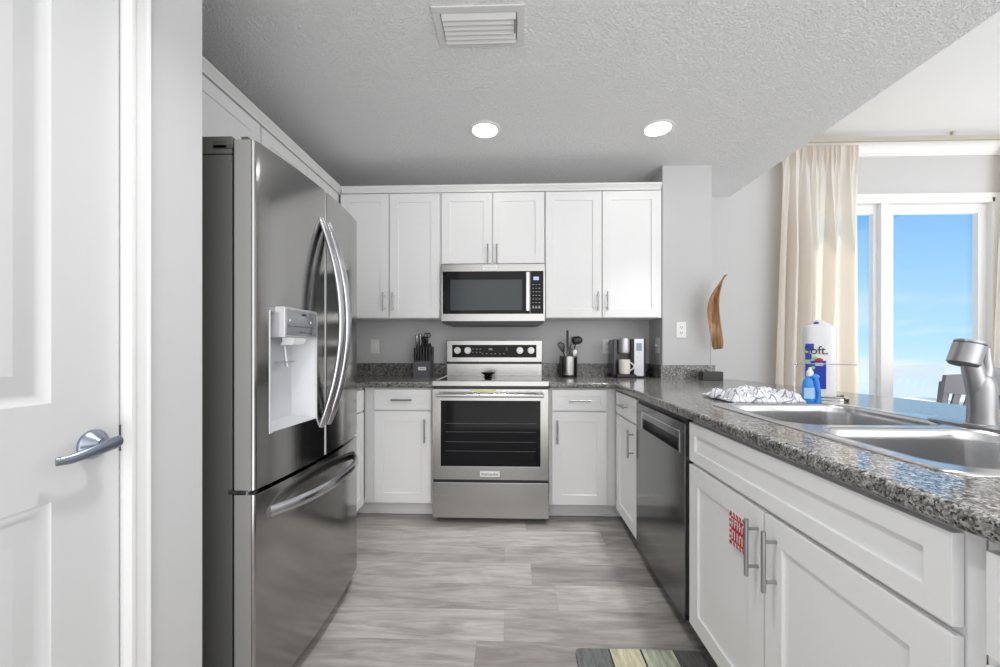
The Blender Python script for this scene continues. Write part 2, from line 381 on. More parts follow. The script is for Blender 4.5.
class Bits:
    """collects boxes that each become a part of their own"""
    def __init__(s): s.b = []
    def box(s, *a): s.b.append(a)
    def build(s, name, m, parent):
        for a in s.b: obj(name, MB().box(*a), m, parent)
def root_loc(o):
    v = Vector((0, 0, 0))
    while o is not None: v += o.location; o = o.parent
    return v
def obj(name, mb, m, parent=None, origin=None, smooth=True):
    bm = mb.bm
    off = root_loc(parent) if parent is not None else Vector(origin or (0, 0, 0))
    bmesh.ops.translate(bm, vec=-off, verts=bm.verts)
    me = bpy.data.meshes.new(name); bm.to_mesh(me); bm.free()
    for mm in (m if isinstance(m, (list, tuple)) else [m]): me.materials.append(mm)
    if smooth:
        me.polygons.foreach_set('use_smooth', [True]*len(me.polygons)); me.set_sharp_from_angle(angle=math.radians(38))
    o = bpy.data.objects.new(name, me); C.objects.link(o)
    if smooth:
        wnm = o.modifiers.new('wn', 'WEIGHTED_NORMAL'); wnm.keep_sharp = True; wnm.weight = 100
    if parent is not None: o.parent = parent
    elif origin: o.location = origin
    return o
def thing(name, label, cat, loc=(0, 0, 0), group=None):
    o = bpy.data.objects.new(name, None); o.empty_display_size = 0.1; C.objects.link(o); o.location = loc
    o['label'] = label; o['category'] = cat
    if group: o['group'] = group
    return o
def tag(o, label, cat, group=None):
    o['label'] = label; o['category'] = cat
    if group: o['group'] = group
    return o
def struct(name, mb, m, parent=None, label=None):
    o = obj(name, mb, m, parent)
    if parent is None: o['kind'] = 'structure'
    return o
def copy_tree(o, parent=None):
    c = o.copy(); C.objects.link(c); c.parent = parent
    for ch in list(o.children): copy_tree(ch, c)
    return c
def text_mb(body, size, width=None):
    cu = bpy.data.curves.new('txt', 'FONT'); cu.body = body; cu.size = size; cu.extrude = 0.0004; cu.align_x = 'CENTER'; cu.align_y = 'CENTER'
    o = bpy.data.objects.new('txt', cu); C.objects.link(o)
    dg = bpy.context.evaluated_depsgraph_get(); me = bpy.data.meshes.new_from_object(o.evaluated_get(dg))
    bpy.data.objects.remove(o)
    mb = MB(); mb.bm.from_mesh(me); bpy.data.meshes.remove(me)
    if width:
        xs = [v.co.x for v in mb.bm.verts]; k = width/(max(xs)-min(xs))
        for v in mb.bm.verts: v.co.x *= k
    return mb
def xf(mb, mtx): bmesh.ops.transform(mb.bm, matrix=mtx, verts=mb.bm.verts); return mb

# axis mapping for cabinet fronts: u runs along the front, n points outwards, v is up
def fbox(mb, face, u0, u1, n0, n1, v0, v1, bev=0.0, mi=0):
    if face == '-y': mb.box(u0, u1, -n0, -n1, v0, v1, bev, mi=mi)     # n measured as -y
    elif face == '-x': mb.box(-n0, -n1, u0, u1, v0, v1, bev, mi=mi)
    elif face == '+x': mb.box(n0, n1, u0, u1, v0, v1, bev, mi=mi)
    return mb
def fpt(face, u, n, v):
    return {'-y': (u, -n, v), '-x': (-n, u, v), '+x': (n, u, v)}[face]
def shaker(face, u0, u1, v0, v1, n_back, th=0.019, st=0.064, rec=0.008):
    mb = MB(); nf = n_back+th; b = 0.0015
    fbox(mb, face, u0, u0+st, n_back, nf, v0, v1, b); fbox(mb, face, u1-st, u1, n_back, nf, v0, v1, b)
    fbox(mb, face, u0+st-.001, u1-st+.001, n_back, nf-.0001, v0, v0+st, b); fbox(mb, face, u0+st-.001, u1-st+.001, n_back, nf-.0001, v1-st, v1, b)
    fbox(mb, face, u0+st-.003, u1-st+.003, n_back+.002, nf-rec, v0+st-.003, v1-st+.003)
    return mb
def pull(face, u, v, nf, length=0.145, vertical=True, r=0.0058):
    mb = MB(); so = 0.032; h = length/2; q = h*0.66
    if vertical:
        mb.cyl(fpt(face, u, nf+so, v-h), fpt(face, u, nf+so, v+h), r, seg=16, bev=0.001)
        for d in (-q, q): mb.cyl(fpt(face, u, nf-0.001, v+d), fpt(face, u, nf+so, v+d), r*0.75, seg=12)
    else:
        mb.cyl(fpt(face, u-h, nf+so, v), fpt(face, u+h, nf+so, v), r, seg=16, bev=0.001)
        for d in (-q, q): mb.cyl(fpt(face, u+d, nf-0.001, v), fpt(face, u+d, nf+so, v), r*0.75, seg=12)
    return mb

ZC = 2.50          # kitchen ceiling
ZL = 2.97          # living side ceiling
CT = 0.922         # counter top

# ================================================================== SETTING
struct('floor', MB().box(-1.75, 4.9, -0.45, 3.66, -0.12, 0.0), M['floor'])
struct('ceiling', MB().box(-1.75, 1.95, -0.25, 3.51, ZC, 3.10), M['ceil'])
struct('ceiling', MB().box(1.95, 5.4, -0.25, 3.66, ZL, 3.10), M['ceil2'])
struct('wall_back', MB().box(-1.75, 1.115, 3.17, 3.34, 0, ZC), M['wall'])
struct('wall_column', MB().box(1.115, 1.475, 2.89, 3.34, 0, ZC, 0.002), M['wall'])
struct('wall_left', MB().box(-1.75, -1.615, 1.01, 3.17, 0, ZC), M['wall'])
# near wall piece with the doorway: pier, return, header, run behind the camera
DX = -0.83
mb = MB()
mb.box(-0.95, DX, 0.815, 1.008, 0, ZC, 0.002); mb.box(-1.75, -0.945, 0.89, 1.008, 0, ZC)
mb.box(-0.95, DX, -0.02, 0.815, 2.06, ZC); mb.box(-0.95, DX, -0.45, -0.02, 0, ZC)
struct('wall_near', mb, M['wall'])
# far wall with the window opening
WX0, WX1, WZ0, WZ1, WY = 2.50, 4.23, 0.0, 2.475, 3.51
mb = MB()
mb.box(1.475, WX0, WY, 3.66, 0, ZL); mb.box(WX1, 5.4, WY, 3.66, 0, ZL); mb.box(WX0, WX1, WY, 3.66, WZ1, ZL)
mb.box(1.476, 1.95, WY+.001, 3.66, 0, 3.1)
struct('wall_far', mb, M['wall'])


# crown moulding on the far wall
def crown(mb, axis, a, b, base, ztop, out_sign, h, d):
    """profile swept along axis; base = wall plane coordinate, out_sign = direction off the wall"""
    pr = [(0, 0), (0, -h), (0.18*d, -h), (0.22*d, -0.86*h), (0.35*d, -0.80*h), (0.55*d, -0.52*h), (0.80*d, -0.30*h), (0.86*d, -0.16*h), (d, -0.14*h), (d, 0)]
    return mb.prism([(base+out_sign*p, ztop+q) for p, q in pr], axis, a, b)
struct('trim_1', crown(MB(), 'x', 1.95, 5.4, WY, ZL, -1, 0.135, 0.085), M['trim'])

# ---------------- window (frame, mullions, two panes)
mb = MB()
yf0, yf1 = WY-0.012, WY+0.09
mb.box(WX0-.03, WX1+.06, yf0-.008, WY+0.02, WZ1-0.012, WZ1+0.03, .004)      # head casing
mb.box(WX0, WX1, yf0, yf1, WZ1-0.05, WZ1, .003)
mb.box(WX0, WX0+.05, yf0, yf1, 0, WZ1, .003); mb.box(WX1-.03, WX1, yf0, yf1, 0, WZ1, .003); mb.box(WX1-.012, WX1+.06, yf0-.006, WY+.02, 0, WZ1+.03, .003)
mb.box(3.255, 3.325, yf0, yf1, 0, WZ1-.05, .004)
mb.box(WX0, WX1, yf0, yf1, 0, 0.06, .003)
win = struct('window_1', mb, M['trim'])
def sash(x0, x1, y, sl, sr):
    m_ = MB(); z0, z1 = .06, WZ1-.05
    m_.box(x0, x0+sl, y, y+.045, z0, z1, .004); m_.box(x1-sr, x1, y, y+.045, z0, z1, .004)
    m_.box(x0+sl-.001, x1-sr+.001, y+.001, y+.044, z1-.08, z1, .003); m_.box(x0+sl-.001, x1-sr+.001, y+.001, y+.044, z0, z0+.10, .003)
    s_ = obj('sash', m_, M['trim'], win)
    obj('pane', MB().box(x0+sl-.004, x1-sr+.004, y+.018, y+.026, z0+.09, z1-.07), M['glass'], s_)
sash(WX0+.05, 3.270, WY+.03, .06, .045)
sash(3.320, WX1-.028, WY+.03, .08, .075)
# balcony slab outside
struct('floor', MB().box(2.2, 6.0, 3.66, 5.2, -0.12, -0.01), M['deck'])

# ---------------- interior door (closed, left) with casing
DY0, DY1 = 0.037, 0.799
dm = MB()
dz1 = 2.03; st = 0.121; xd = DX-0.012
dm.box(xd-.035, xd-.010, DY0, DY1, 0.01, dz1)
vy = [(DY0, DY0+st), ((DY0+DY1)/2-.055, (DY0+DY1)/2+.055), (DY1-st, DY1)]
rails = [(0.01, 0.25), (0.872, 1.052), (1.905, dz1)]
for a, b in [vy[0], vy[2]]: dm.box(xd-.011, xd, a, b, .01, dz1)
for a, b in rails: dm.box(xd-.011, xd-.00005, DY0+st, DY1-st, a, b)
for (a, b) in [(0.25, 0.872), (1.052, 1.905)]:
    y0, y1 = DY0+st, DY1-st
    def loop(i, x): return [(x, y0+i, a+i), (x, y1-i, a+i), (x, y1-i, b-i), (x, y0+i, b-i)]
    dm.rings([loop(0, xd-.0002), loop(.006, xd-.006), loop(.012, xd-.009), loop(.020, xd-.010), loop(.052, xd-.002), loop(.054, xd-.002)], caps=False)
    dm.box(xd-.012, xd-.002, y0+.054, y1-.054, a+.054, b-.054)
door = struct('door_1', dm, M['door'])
# lever handle
hy, hz = 0.747, 0.960
hd = MB(); hd.lathe((xd, hy, hz), [(0.029, -.001), (0.029, .004), (0.027, .007), (0.015, .018), (0.011, .022)], axis='x', seg=36)
hand = obj('door_handle', hd, M['lever'], door)
lv = MB(); lv.cyl((xd+.015, hy, hz), (xd+.042, hy, hz), .010, seg=20)
lv.tube([(xd+.038, hy+.017, hz+.003), (xd+.042, hy+.004, hz+.002), (xd+.043, hy-.022, hz-.002), (xd+.040, hy-.050, hz-.007), (xd+.034, hy-.068, hz-.011), (xd+.027, hy-.084, hz-.011)],
        [.0115, .0125, .0110, .0095, .0085, .0075], seg=16, sx=1.0, sy=.62)
obj('lever', lv, M['lever'], hand)
mb = MB(); mb.box(xd-.03, xd+.001, DY1+.0005, DY1+.004, hz-.028, hz+.028)
obj('latch_plate', mb, M['darkgrey'], door)
# casing + jamb
mb = MB()
cx = [(0, 0), (.014, 0), (.014, .008), (.011, .012), (.011, .030), (.014, .034), (.016, .038), (.016, .046), (0, .046)]
ya = 0.803
mb.prism([(DX+p-.001, ya+.044-q) for p, q in [(a, b) for a, b in cx]], 'z', 0, 2.10)
mb.prism([(DX+p-.001, -.012+q) for p, q in cx], 'z', 0, 2.10)
mb.box(DX-.001, DX+.016, -.03, .846, 2.04, 2.09, .003)
mb.box(-.95, DX+.001, ya, ya+.012, 0, 2.05); mb.box(-.95, DX+.001, .022, .034, 0, 2.05)
mb.box(xd-.05, xd-.036, ya-.012, ya+.001, 0, 2.05)
struct('trim_2', mb, M['trim'])

# ================================================================== CEILING FIXTURES
def downlight(x, y, label, DL=2.0, SPR=62):
    t = thing('recessed_ceiling_light', label, 'ceiling light', (x, y, ZC), 'recessed ceiling lights')
    obj('trim_ring', MB().lathe((x, y, ZC), [(.098, .0005), (.098, -.004), (.086, -.008), (.078, -.006), (.074, .0)], seg=48, caps=False), M['trim'], t)
    obj('lens', MB().lathe((x, y, ZC), [(.076, -.0008), (.074, -.003), (.04, -.0045), (.001, -.005)], seg=48), M['lamp'], t)
    d = bpy.data.lights.new('downlight_lamp', 'AREA'); d.shape = 'DISK'; d.size = .14; d.energy = DL; d.color = (1, 1, .995); d.spread = math.radians(SPR)
    o = bpy.data.objects.new('downlight_lamp', d); o.location = (0, 0, -.012); o.parent = t; C.objects.link(o)
    return t
downlight(-0.167, 2.382, 'round recessed ceiling light nearer the middle, above the range')
downlight(0.898, 2.399, 'round recessed ceiling light at the right, towards the column')
for x_, y_, l_ in ((-.167, .75, 'left of the pair'), (.898, .75, 'right of the pair')):  # unseen pair, added to brighten the floor and lower cabinets
    downlight(x_, y_, 'added unseen ceiling light for extra brightness, '+l_, 4.6, 100)

vx0, vx1, vy0, vy1 = -0.322, 0.052, 1.508, 1.715
t = thing('ceiling_vent', 'white slatted air vent in the textured ceiling', 'vent', ((vx0+vx1)/2, (vy0+vy1)/2, ZC))
mb = MB()
fw = .032
for a in ((vx0, vx1, vy0, vy0+fw), (vx0, vx1, vy1-fw, vy1), (vx0, vx0+fw, vy0+fw-.001, vy1-fw+.001), (vx1-fw, vx1, vy0+fw-.001, vy1-fw+.001)):
    mb.box(*a, ZC-.007, ZC, .003)
obj('frame', mb, M['ventpaint'], t)
obj('backing', MB().box(vx0+fw-.002, vx1-fw+.002, vy0+fw-.002, vy1-fw+.002, ZC-.0015, ZC), M['darkgrey'], t)
for k in range(6):
    y = vy0+fw+.010+k*.0245
    mb = MB(); mb.rings([[(x, y-.011, ZC-.004), (x, y+.011, ZC-.0165), (x, y+.0125, ZC-.0155), (x, y-.009, ZC-.0025)] for x in (vx0+fw+.004, vx1-fw-.004)])
    obj('slat', mb, M['ventpaint'], t)
obj('damper_lever', MB().box(vx1-fw-.010, vx1-fw-.006, vy0+.06, vy0+.12, ZC-.02, ZC-.005, .001), M['darkgrey'], t)

# ================================================================== UPPER CABINETS
UZ0, UZT, UYF, UYB = 1.367, 2.294, 2.846, 3.168
def upper(x0, x1, z0, doors, label, zt=UZT+.01):
    t = thing('upper_cabinet', label, 'cabinet', ((x0+x1)/2, UYB, z0), 'white upper cabinets on the back wall')
    obj('body', MB().box(x0, x1, UYF, UYB, z0, zt, .001), M['cabbox'], t)
    for (a, b, side) in doors:
        d = obj('door', shaker('-y', a, b, z0+.004, UZT-.004, -(UYF-.001)), M['cab'], t)
        u = b-.030 if side == 'r' else a+.030
        obj('handle', pull('-y', u, z0+(.120 if z0 < 1.5 else .070), -(UYF-.02), .14), M['nickel'], d)
    return t
upper(-1.283, -.528, UZ0, [(-1.275, -.914, 'r'), (-.906, -.534, 'l')], 'tall white two-door wall cabinet left of the microwave')
upper(-.526, .240, 1.765, [(-.520, -.146, 'r'), (-.140, .236, 'l')], 'short white two-door wall cabinet above the microwave')
upper(.242, 1.090, UZ0, [(.248, .652, 'r'), (.660, 1.076, 'l')], 'tall white two-door wall cabinet right of the microwave, above the coffee maker')
# left wall uppers (over the fridge and to the corner)
t = thing('upper_cabinet', 'shallow white wall cabinet above the refrigerator', 'cabinet', (-1.45, 1.5, 1.86))
obj('body', MB().box(-1.613, -1.305, 1.012, 1.935, 1.86, UZT+.01, .001), M['cabbox'], t)
for a, b in ((1.02, 1.472), (1.478, 1.93)):
    obj('door', shaker('+x', a, b, 1.864, UZT-.004, -1.306), M['cab'], t)
t = thing('upper_cabinet', 'white wall cabinet in the back left corner, behind the refrigerator', 'cabinet', (-1.45, 2.4, UZ0))
obj('body', MB().box(-1.613, -1.305, 1.937, 3.165, UZ0, UZT+.01, .001), M['cabbox'], t)
obj('door', shaker('+x', 1.945, 2.38, UZ0+.004, UZT-.004, -1.306), M['cab'], t)
obj('door', shaker('+x', 2.386, 2.82, UZ0+.004, UZT-.004, -1.306), M['cab'], t)
# cabinet crown
def crownprof(face_coord, sign):
    z = UZT
    return [(face_coord, z), (face_coord+sign*.010, z), (face_coord+sign*.010, z+.012), (face_coord+sign*.015, z+.016), (face_coord+sign*.018, z+.024), (face_coord+sign*.028, z+.032), (face_coord+sign*.032, z+.038), (face_coord+sign*.032, z+.044), (face_coord-sign*.03, z+.044), (face_coord-sign*.03, z+.008), (face_coord, z+.008)]
mb = MB(); mb.prism(crownprof(UYF-.018, -1), 'x', -1.262, 1.078)
mb.prism(crownprof(-1.288, 1), 'y', 1.012, 2.86)
struct('trim_3', mb, M['trim'])

# ================================================================== BASE CABINETS
BZ0, BZG, BZT, BTOP = 0.115, 0.722, 0.872, 0.882
def base(face, u0, u1, n_frame, depth, fronts, label, group, kick=None, name='base_cabinet', ztop=BTOP):
    cx_ = fpt(face, (u0+u1)/2, n_frame-depth/2, 0)
    t = thing(name, label, 'cabinet', cx_, group)
    mb = MB()
    for q in (u0, u1-.018): fbox(mb, face, q, q+.018, n_frame-depth, n_frame-.001, 0.105, ztop)
    fbox(mb, face, u0, u1, n_frame-depth, n_frame-.001, 0.105, .123); fbox(mb, face, u0, u1, n_frame-depth, n_frame-depth+.01, 0.105, ztop)
    fbox(mb, face, u0, u1, n_frame-.02, n_frame, 0.105, BTOP, .001)
    obj('body', mb, M['cabbox'], t)
    mb = MB(); ue = u0-.09 if face == '-y' and u0 < 0 else u0; ug = u1+.05 if face == '-y' and u0 > 0 else u1
    fbox(mb, face, ue, ug, n_frame-.095, n_frame-.075, 0.004, 0.104)
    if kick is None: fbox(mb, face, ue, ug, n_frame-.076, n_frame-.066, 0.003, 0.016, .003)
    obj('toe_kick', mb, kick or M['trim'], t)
    for kind, a, b, z0, z1, h in fronts:
        d = obj(kind, shaker(face, a, b, z0, z1, n_frame+.001, st=.042 if kind == 'drawer' else .064), M['cab'], t)
        nf = n_frame+.02
        if h == 'mid': obj('handle', pull(face, (a+b)/2, (z0+z1)/2, nf, .14, False), M['nickel'], d)
        elif h is not None: obj('handle', pull(face, h[0], h[1], nf, .155), M['nickel'], d)
    return t
NY = -2.57
t = base('-y', -.995, -.522, NY, .59, [('drawer', -.923, -.540, .736, BZT, 'mid'), ('door', -.923, -.540, BZ0, BZG+.004, (-.578, .60))],
     'white base cabinet with one drawer, between the refrigerator and range', 'white base cabinets on the back wall')
t = base('-y', .246, .688, NY, .59, [('drawer', .264, .622, .736, BZT, 'mid'), ('door', .264, .622, BZ0, BZG+.004, (.296, .60))],
     'white base cabinet with one drawer, right of the range', 'white base cabinets on the back wall')
# left run, behind the fridge
base('+x', 1.94, 2.55, -1.0, .60, [('drawer', 1.95, 2.52, .736, BZT, 'mid'), ('door', 1.95, 2.52, BZ0, BZG+.004, (1.99, .60))],
     'white base cabinet half hidden behind the refrigerator, facing the sink side', None)
# right run (faces the aisle)
NX = -0.690
base('-x', 2.085, 2.549, NX, .57, [('drawer', 2.10, 2.50, .736, BZT, 'mid'), ('door', 2.10, 2.50, BZ0, BZG+.004, (2.145, .62))],
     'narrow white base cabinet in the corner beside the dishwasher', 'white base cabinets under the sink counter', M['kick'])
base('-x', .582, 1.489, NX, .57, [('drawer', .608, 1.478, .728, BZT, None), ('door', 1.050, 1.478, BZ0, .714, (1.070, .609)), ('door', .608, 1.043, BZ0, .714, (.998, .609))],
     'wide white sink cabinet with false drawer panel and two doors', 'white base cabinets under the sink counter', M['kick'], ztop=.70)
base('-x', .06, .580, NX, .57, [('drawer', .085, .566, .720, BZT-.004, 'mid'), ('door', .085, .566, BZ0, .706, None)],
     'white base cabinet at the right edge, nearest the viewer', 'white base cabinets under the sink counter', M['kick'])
# peninsula back panel
tag(obj('peninsula_panel', MB().box(1.32, 1.40, .06, 2.885, 0, BTOP, .002), M['wall'], None), 'grey panelled back of the sink peninsula facing the dining area', 'panel')

# ================================================================== COUNTERTOPS
def arc(cx_, cy_, r, a0, a1, n=8):
    return [(cx_+r*math.cos(math.radians(a0+(a1-a0)*k/n)), cy_+r*math.sin(math.radians(a0+(a1-a0)*k/n))) for k in range(n+1)]
def rrect(x0, x1, y0, y1, r, n=8):
    return arc(x1-r, y1-r, r, 0, 90, n)+arc(x0+r, y1-r, r, 90, 180, n)+arc(x0+r, y0+r, r, 180, 270, n)+arc(x1-r, y0+r, r, 270, 360, n)
def inset(lp, d):
    # simple inset for counter-clockwise loops
    n = len(lp); o = []
    for i in range(n):
        p0, p1, p2 = Vector(lp[i-1]), Vector(lp[i]), Vector(lp[(i+1) % n])
        e1 = (p1-p0); e2 = (p2-p1)
        if e1.length < 1e-7: e1 = e2
        if e2.length < 1e-7: e2 = e1
        n1 = Vector((-e1.y, e1.x)).normalized(); n2 = Vector((-e2.y, e2.x)).normalized()
        b = (n1+n2)
        if b.length < 1e-6: b = n1
        b.normalize(); k = max(0.4, b.dot(n1)); o.append(tuple(p1+b*(d/k)))
    return o
def slab(outer, holes, z0, z1, r=.012):
    """counter slab with rounded outer edge"""
    mb = MB(); t = bmesh.new()
    prof = [(r, z0), (r*.3, z0+r*.3), (0, z0+r), (0, z1-r), (r*.13, z1-r*.5), (r*.45, z1-r*.15), (r, z1)]
    loops = [[(p[0], p[1], z) for p in inset(outer, d)] for d, z in prof]
    mb.rings(loops, caps=False)
    top = [(p[0], p[1]) for p in inset(outer, r)]
    mb.plate(top, holes, z0, z1)
    return mb
ctop = slab([(-.524, 3.168), (-1.613, 3.168), (-1.613, 1.94), (-.972, 1.94), (-.972, 2.52), (-.964, 2.528), (-.524, 2.528)], [], CT-.038, CT)
t = thing('countertop', 'speckled grey granite countertop left of the range, under the knife block', 'countertop', (-.75, 2.9, CT-.038))
obj('slab', ctop, M['granite'], t)
mb = MB(); mb.box(-1.59, -.524, 3.148, 3.169, CT-.002, CT+.10, .002); mb.box(-1.613, -1.592, 1.95, 3.168, CT-.002, CT+.10, .002)
obj('backsplash', mb, M['granite'], t)

SX0, SX1, SY0, SY1 = .800, 1.345, .715, 1.595
hole = rrect(SX0+.02, SX1-.03, SY0+.02, SY1-.02, .05)
outer = [(.244, 3.168), (.244, 2.528), (.618, 2.528), (.642, 2.520), (.652, 2.500), (.655, 2.47), (.655, .06), (1.83, .06), (1.83, 1.4), (1.80, 1.75), (1.73, 2.05), (1.69, 2.35), (1.66, 2.62), (1.60, 2.80), (1.53, 2.888), (1.114, 2.888), (1.114, 3.168)]
t = thing('countertop', 'long speckled grey granite countertop holding the sink, running onto the peninsula', 'countertop', (1.1, 1.5, CT-.038))
obj('slab', slab(outer, [hole], CT-.038, CT), M['granite'], t)
mb = MB(); mb.box(.244, 1.113, 3.148, 3.169, CT-.002, CT+.10, .002); mb.box(1.094, 1.1145, 2.87, 3.147, CT-.002, CT+.10, .002)
mb.box(1.094, 1.488, 2.868, 2.8895, CT-.002, CT+.10, .002)
obj('backsplash', mb, M['granite'], t)

# ================================================================== SINK
zr = CT+.006
t = thing('kitchen_sink', 'stainless steel double bowl sink set in the granite counter', 'sink', ((SX0+SX1)/2, (SY0+SY1)/2, CT))
rim_o = arc(1.345-.06, SY1-.06, .06, 0, 90, 6)+arc(SX0+.045, SY1-.045, .045, 90, 180, 8)+arc(SX0+.045, SY0+.045, .045, 180, 270, 8)+arc(1.345-.06, SY0+.06, .06, 270, 360, 6)
rim_o += [(1.355, .88), (1.39, .93), (1.40, .97), (1.40, 1.28), (1.39, 1.33), (1.355, 1.40)]
b1 = rrect(SX0+.034, SX1-.045, 1.155, SY1-.030, .085)
b2 = rrect(SX0+.034, SX1-.045, SY0+.030, 1.115, .085)
mb = MB()
mb.plate(inset(rim_o, .006), [b1, b2], zr-.003, zr)
mb.rings([[(p[0], p[1], z) for p in inset(rim_o, d)] for d, z in ((0, CT+.0005), (.0005, CT+.003), (.003, zr-.0008), (.006, zr))], caps=False)
obj('rim', mb, M['sink'], t)
for b_ in (b1, b2):
    mb = MB(); loops = []
    for d, z in ((-.004, zr+.0005), (0, zr-.002), (.006, zr-.010), (.010, zr-.03), (.016, zr-.165), (.022, zr-.190), (.036, zr-.203), (.060, zr-.209), (.10, zr-.210)):
        loops.append([(p[0], p[1], z) for p in inset(b_, d)])
    mb.rings(loops, caps=False)
    t2 = bmesh.new(); t2.faces.new([t2.verts.new(p) for p in loops[-1]]); mb.merge(t2)
    bo = obj('bowl', mb, M['sink'], t)
    cx_ = sum(p[0] for p in b_)/len(b_); cy_ = sum(p[1] for p in b_)/len(b_)
    obj('drain', MB().lathe((cx_, cy_, zr-.210), [(.045, 0), (.045, .003), (.036, .004), (.030, .001), (.002, .0005)], seg=32), M['chrome'], bo)

# ================================================================== FAUCET
fx, fy = 1.318, 1.122
t = thing('kitchen_faucet', 'brushed steel single-handle faucet standing behind the sink bowls', 'faucet', (fx, fy, zr))
mb = MB(); mb.plate(rrect(fx-.028, fx+.034, fy-.13, fy+.13, .028), [], zr, zr+.006)
obj('base_plate', mb, M['nickel'], t)
mb = MB(); mb.lathe((fx, fy, zr+.006), [(.034, 0), (.034, .004), (.030, .007), (.0285, .03), (.0285, .105), (.026, .125), (.020, .138), (.004, .142)], seg=40)
mb.tube([(fx+.002, fy, zr+.055), (fx-.006, fy+.002, zr+.10), (fx-.016, fy+.004, zr+.150), (fx-.026, fy+.006, zr+.200)], [.022, .024, .0225, .021], seg=28)
obj('body', mb, M['nickel'], t)
mb = MB(); hp0 = Vector((fx-.046, fy+.006, zr+.175)); hp1 = Vector((fx-.026, fy+.004, zr+.243)); ax = (hp1-hp0)
mb.cyl(hp0+ax*.08, hp0+ax*.86, .0335, .0325, seg=36, bev=.001); mb.cyl(hp0+ax*.89, hp1, .0325, .0315, seg=36, bev=.002)
sh = obj('spray_head', mb, M['nickel'], t)
mb = MB(); mb.cyl(hp0, hp0+ax*.09, .028, .031, seg=32, bev=.001); obj('nozzle_ring', mb, M['darkgrey'], sh)
mb = MB(); mb.tube([(fx+.008, fy+.0, zr+.115), (fx+.018, fy+.004, zr+.165), (fx+.020, fy+.010, zr+.222)], [.021, .017, .011], seg=20, sx=1, sy=.9)
obj('handle', mb, M['nickel'], t)

# ================================================================== RANGE
rx0, rx1 = -.520, .238; ry = 2.535
t = thing('range', 'stainless steel electric range with glass oven door between base cabinets', 'stove', ((rx0+rx1)/2, 2.85, 0))
mb = MB(); mb.box(rx0, rx1, ry, 3.13, .035, .892, .002); mb.box(rx0+.02, rx1-.02, ry+.03, 3.1, .0, .03)
obj('body', mb, M['darkgrey'], t)
mb = MB(); mb.box(rx0-.004, rx1+.004, 2.498, 2.575, .898, .934, .006); mb.box(rx0-.004, rx0+.012, 2.575, 3.05, .905, .934, .003); mb.box(rx1-.012, rx1+.004, 2.575, 3.05, .905, .934, .003)
obj('cooktop_frame', mb, M['steelx'], t)
ck = obj('cooktop', MB().box(rx0+.010, rx1-.010, 2.57, 3.055, .90, .929, .001), M['blackglass'], t)
mb = MB(); mb.box(rx0+.003, rx1-.003, 3.04, 3.145, .926, 1.022, .004); mb.box(rx0, rx1, 3.045, 3.145, 1.034, 1.208, .006); mb.box(rx0+.01, rx1-.01, 3.06, 3.14, 1.02, 1.036)
cp = obj('control_panel', mb, M['steelx'], t)
obj('gap_strip', MB().box(rx0+.004, rx1-.004, 3.041, 3.06, 1.021, 1.036), M['black'], t)
dsp = obj('control_glass', MB().box(rx0+.045, rx1-.045, 3.0425, 3.06, 1.072, 1.172, .002), M['blackglass'], cp)
mb = Bits()
for q in range(6): mb.box(-.24+q*.034, -.228+q*.034, 3.0415, 3.0428, 1.100, 1.105)
for q in range(3):
    mb.box(-.315+q*.028, -.300+q*.028, 3.0415, 3.0428, 1.136, 1.140); mb.box(-.315+q*.028, -.300+q*.028, 3.0415, 3.0428, 1.112, 1.116)
mb.box(-.185, -.155, 3.0415, 3.0428, 1.13, 1.145); mb.box(-.05, -.035, 3.0415, 3.0428, 1.13, 1.136); mb.box(-.05, -.035, 3.0415, 3.0428, 1.145, 1.15)
mb.build('touch_key', M['grey_ink'], dsp)
for kx in (-.432, -.350, .062, .150):
    mb = MB(); mb.cyl((kx, 3.043, 1.128), (kx, 3.036, 1.128), .027, .026, seg=28, bev=.001); mb.cyl((kx, 3.036, 1.128), (kx, 3.012, 1.128), .021, .0195, seg=28, bev=.002)
    mb.box(kx-.003, kx+.003, 3.007, 3.02, 1.112, 1.146, .001)
    obj('knob', mb, M['knob'], cp)
# oven door: frame with window
def ringbox(mb, x0, x1, z0, z1, wx0, wx1, wz0, wz1, y0, y1, bev=.003):
    mb.box(x0, wx0, y0, y1, z0, z1, bev); mb.box(wx1, x1, y0, y1, z0, z1, bev)
    mb.box(wx0-.003, wx1+.003, y0+.0002, y1, wz1, z1, bev); mb.box(wx0-.003, wx1+.003, y0+.0002, y1, z0, wz0, bev); return mb
mb = ringbox(MB(), rx0, rx1, .290, .881, rx0+.055, rx1-.055, .378, .804, 2.500, 2.534)
dr = obj('oven_door', mb, M['steelx'], t)
obj('window', MB().box(rx0+.05, rx1-.05, 2.5045, 2.53, .374, .808), M['blackglass'], dr)
for zz in (.475, .535, .600, .655):
    obj('oven_rack', MB().box(rx0+.085, rx1-.085, 2.5038, 2.5060, zz, zz+.0022), M['fridgeside'], dr)
mb = MB(); mb.cyl((rx0+.035, 2.448, .845), (rx1-.035, 2.448, .845), .0125, seg=24, bev=.002)
for xx in (rx0+.06, rx1-.06): mb.box(xx-.012, xx+.012, 2.450, 2.503, .835, .855, .003)
obj('handle', mb, M['handle'], dr)
mb = MB(); mb.box(rx0+.255, rx0+.415, 2.4985, 2.502, .862, .876); obj('sticker', mb, M['yellow'], dr)
bd = obj('badge', MB().box(-.208, -.080, 2.494, 2.501, .312, .346, .002), M['plate'], dr)
tm = xf(text_mb('KitchenAid', .024, .105), Matrix.Translation((-.144, 2.4938, .329)) @ Matrix.Rotation(PI/2, 4, 'X')); obj('lettering', tm, M['ink'], bd)
obj('storage_drawer', MB().box(rx0, rx1, 2.500, 2.534, .040, .272, .004), M['steelx'], t)
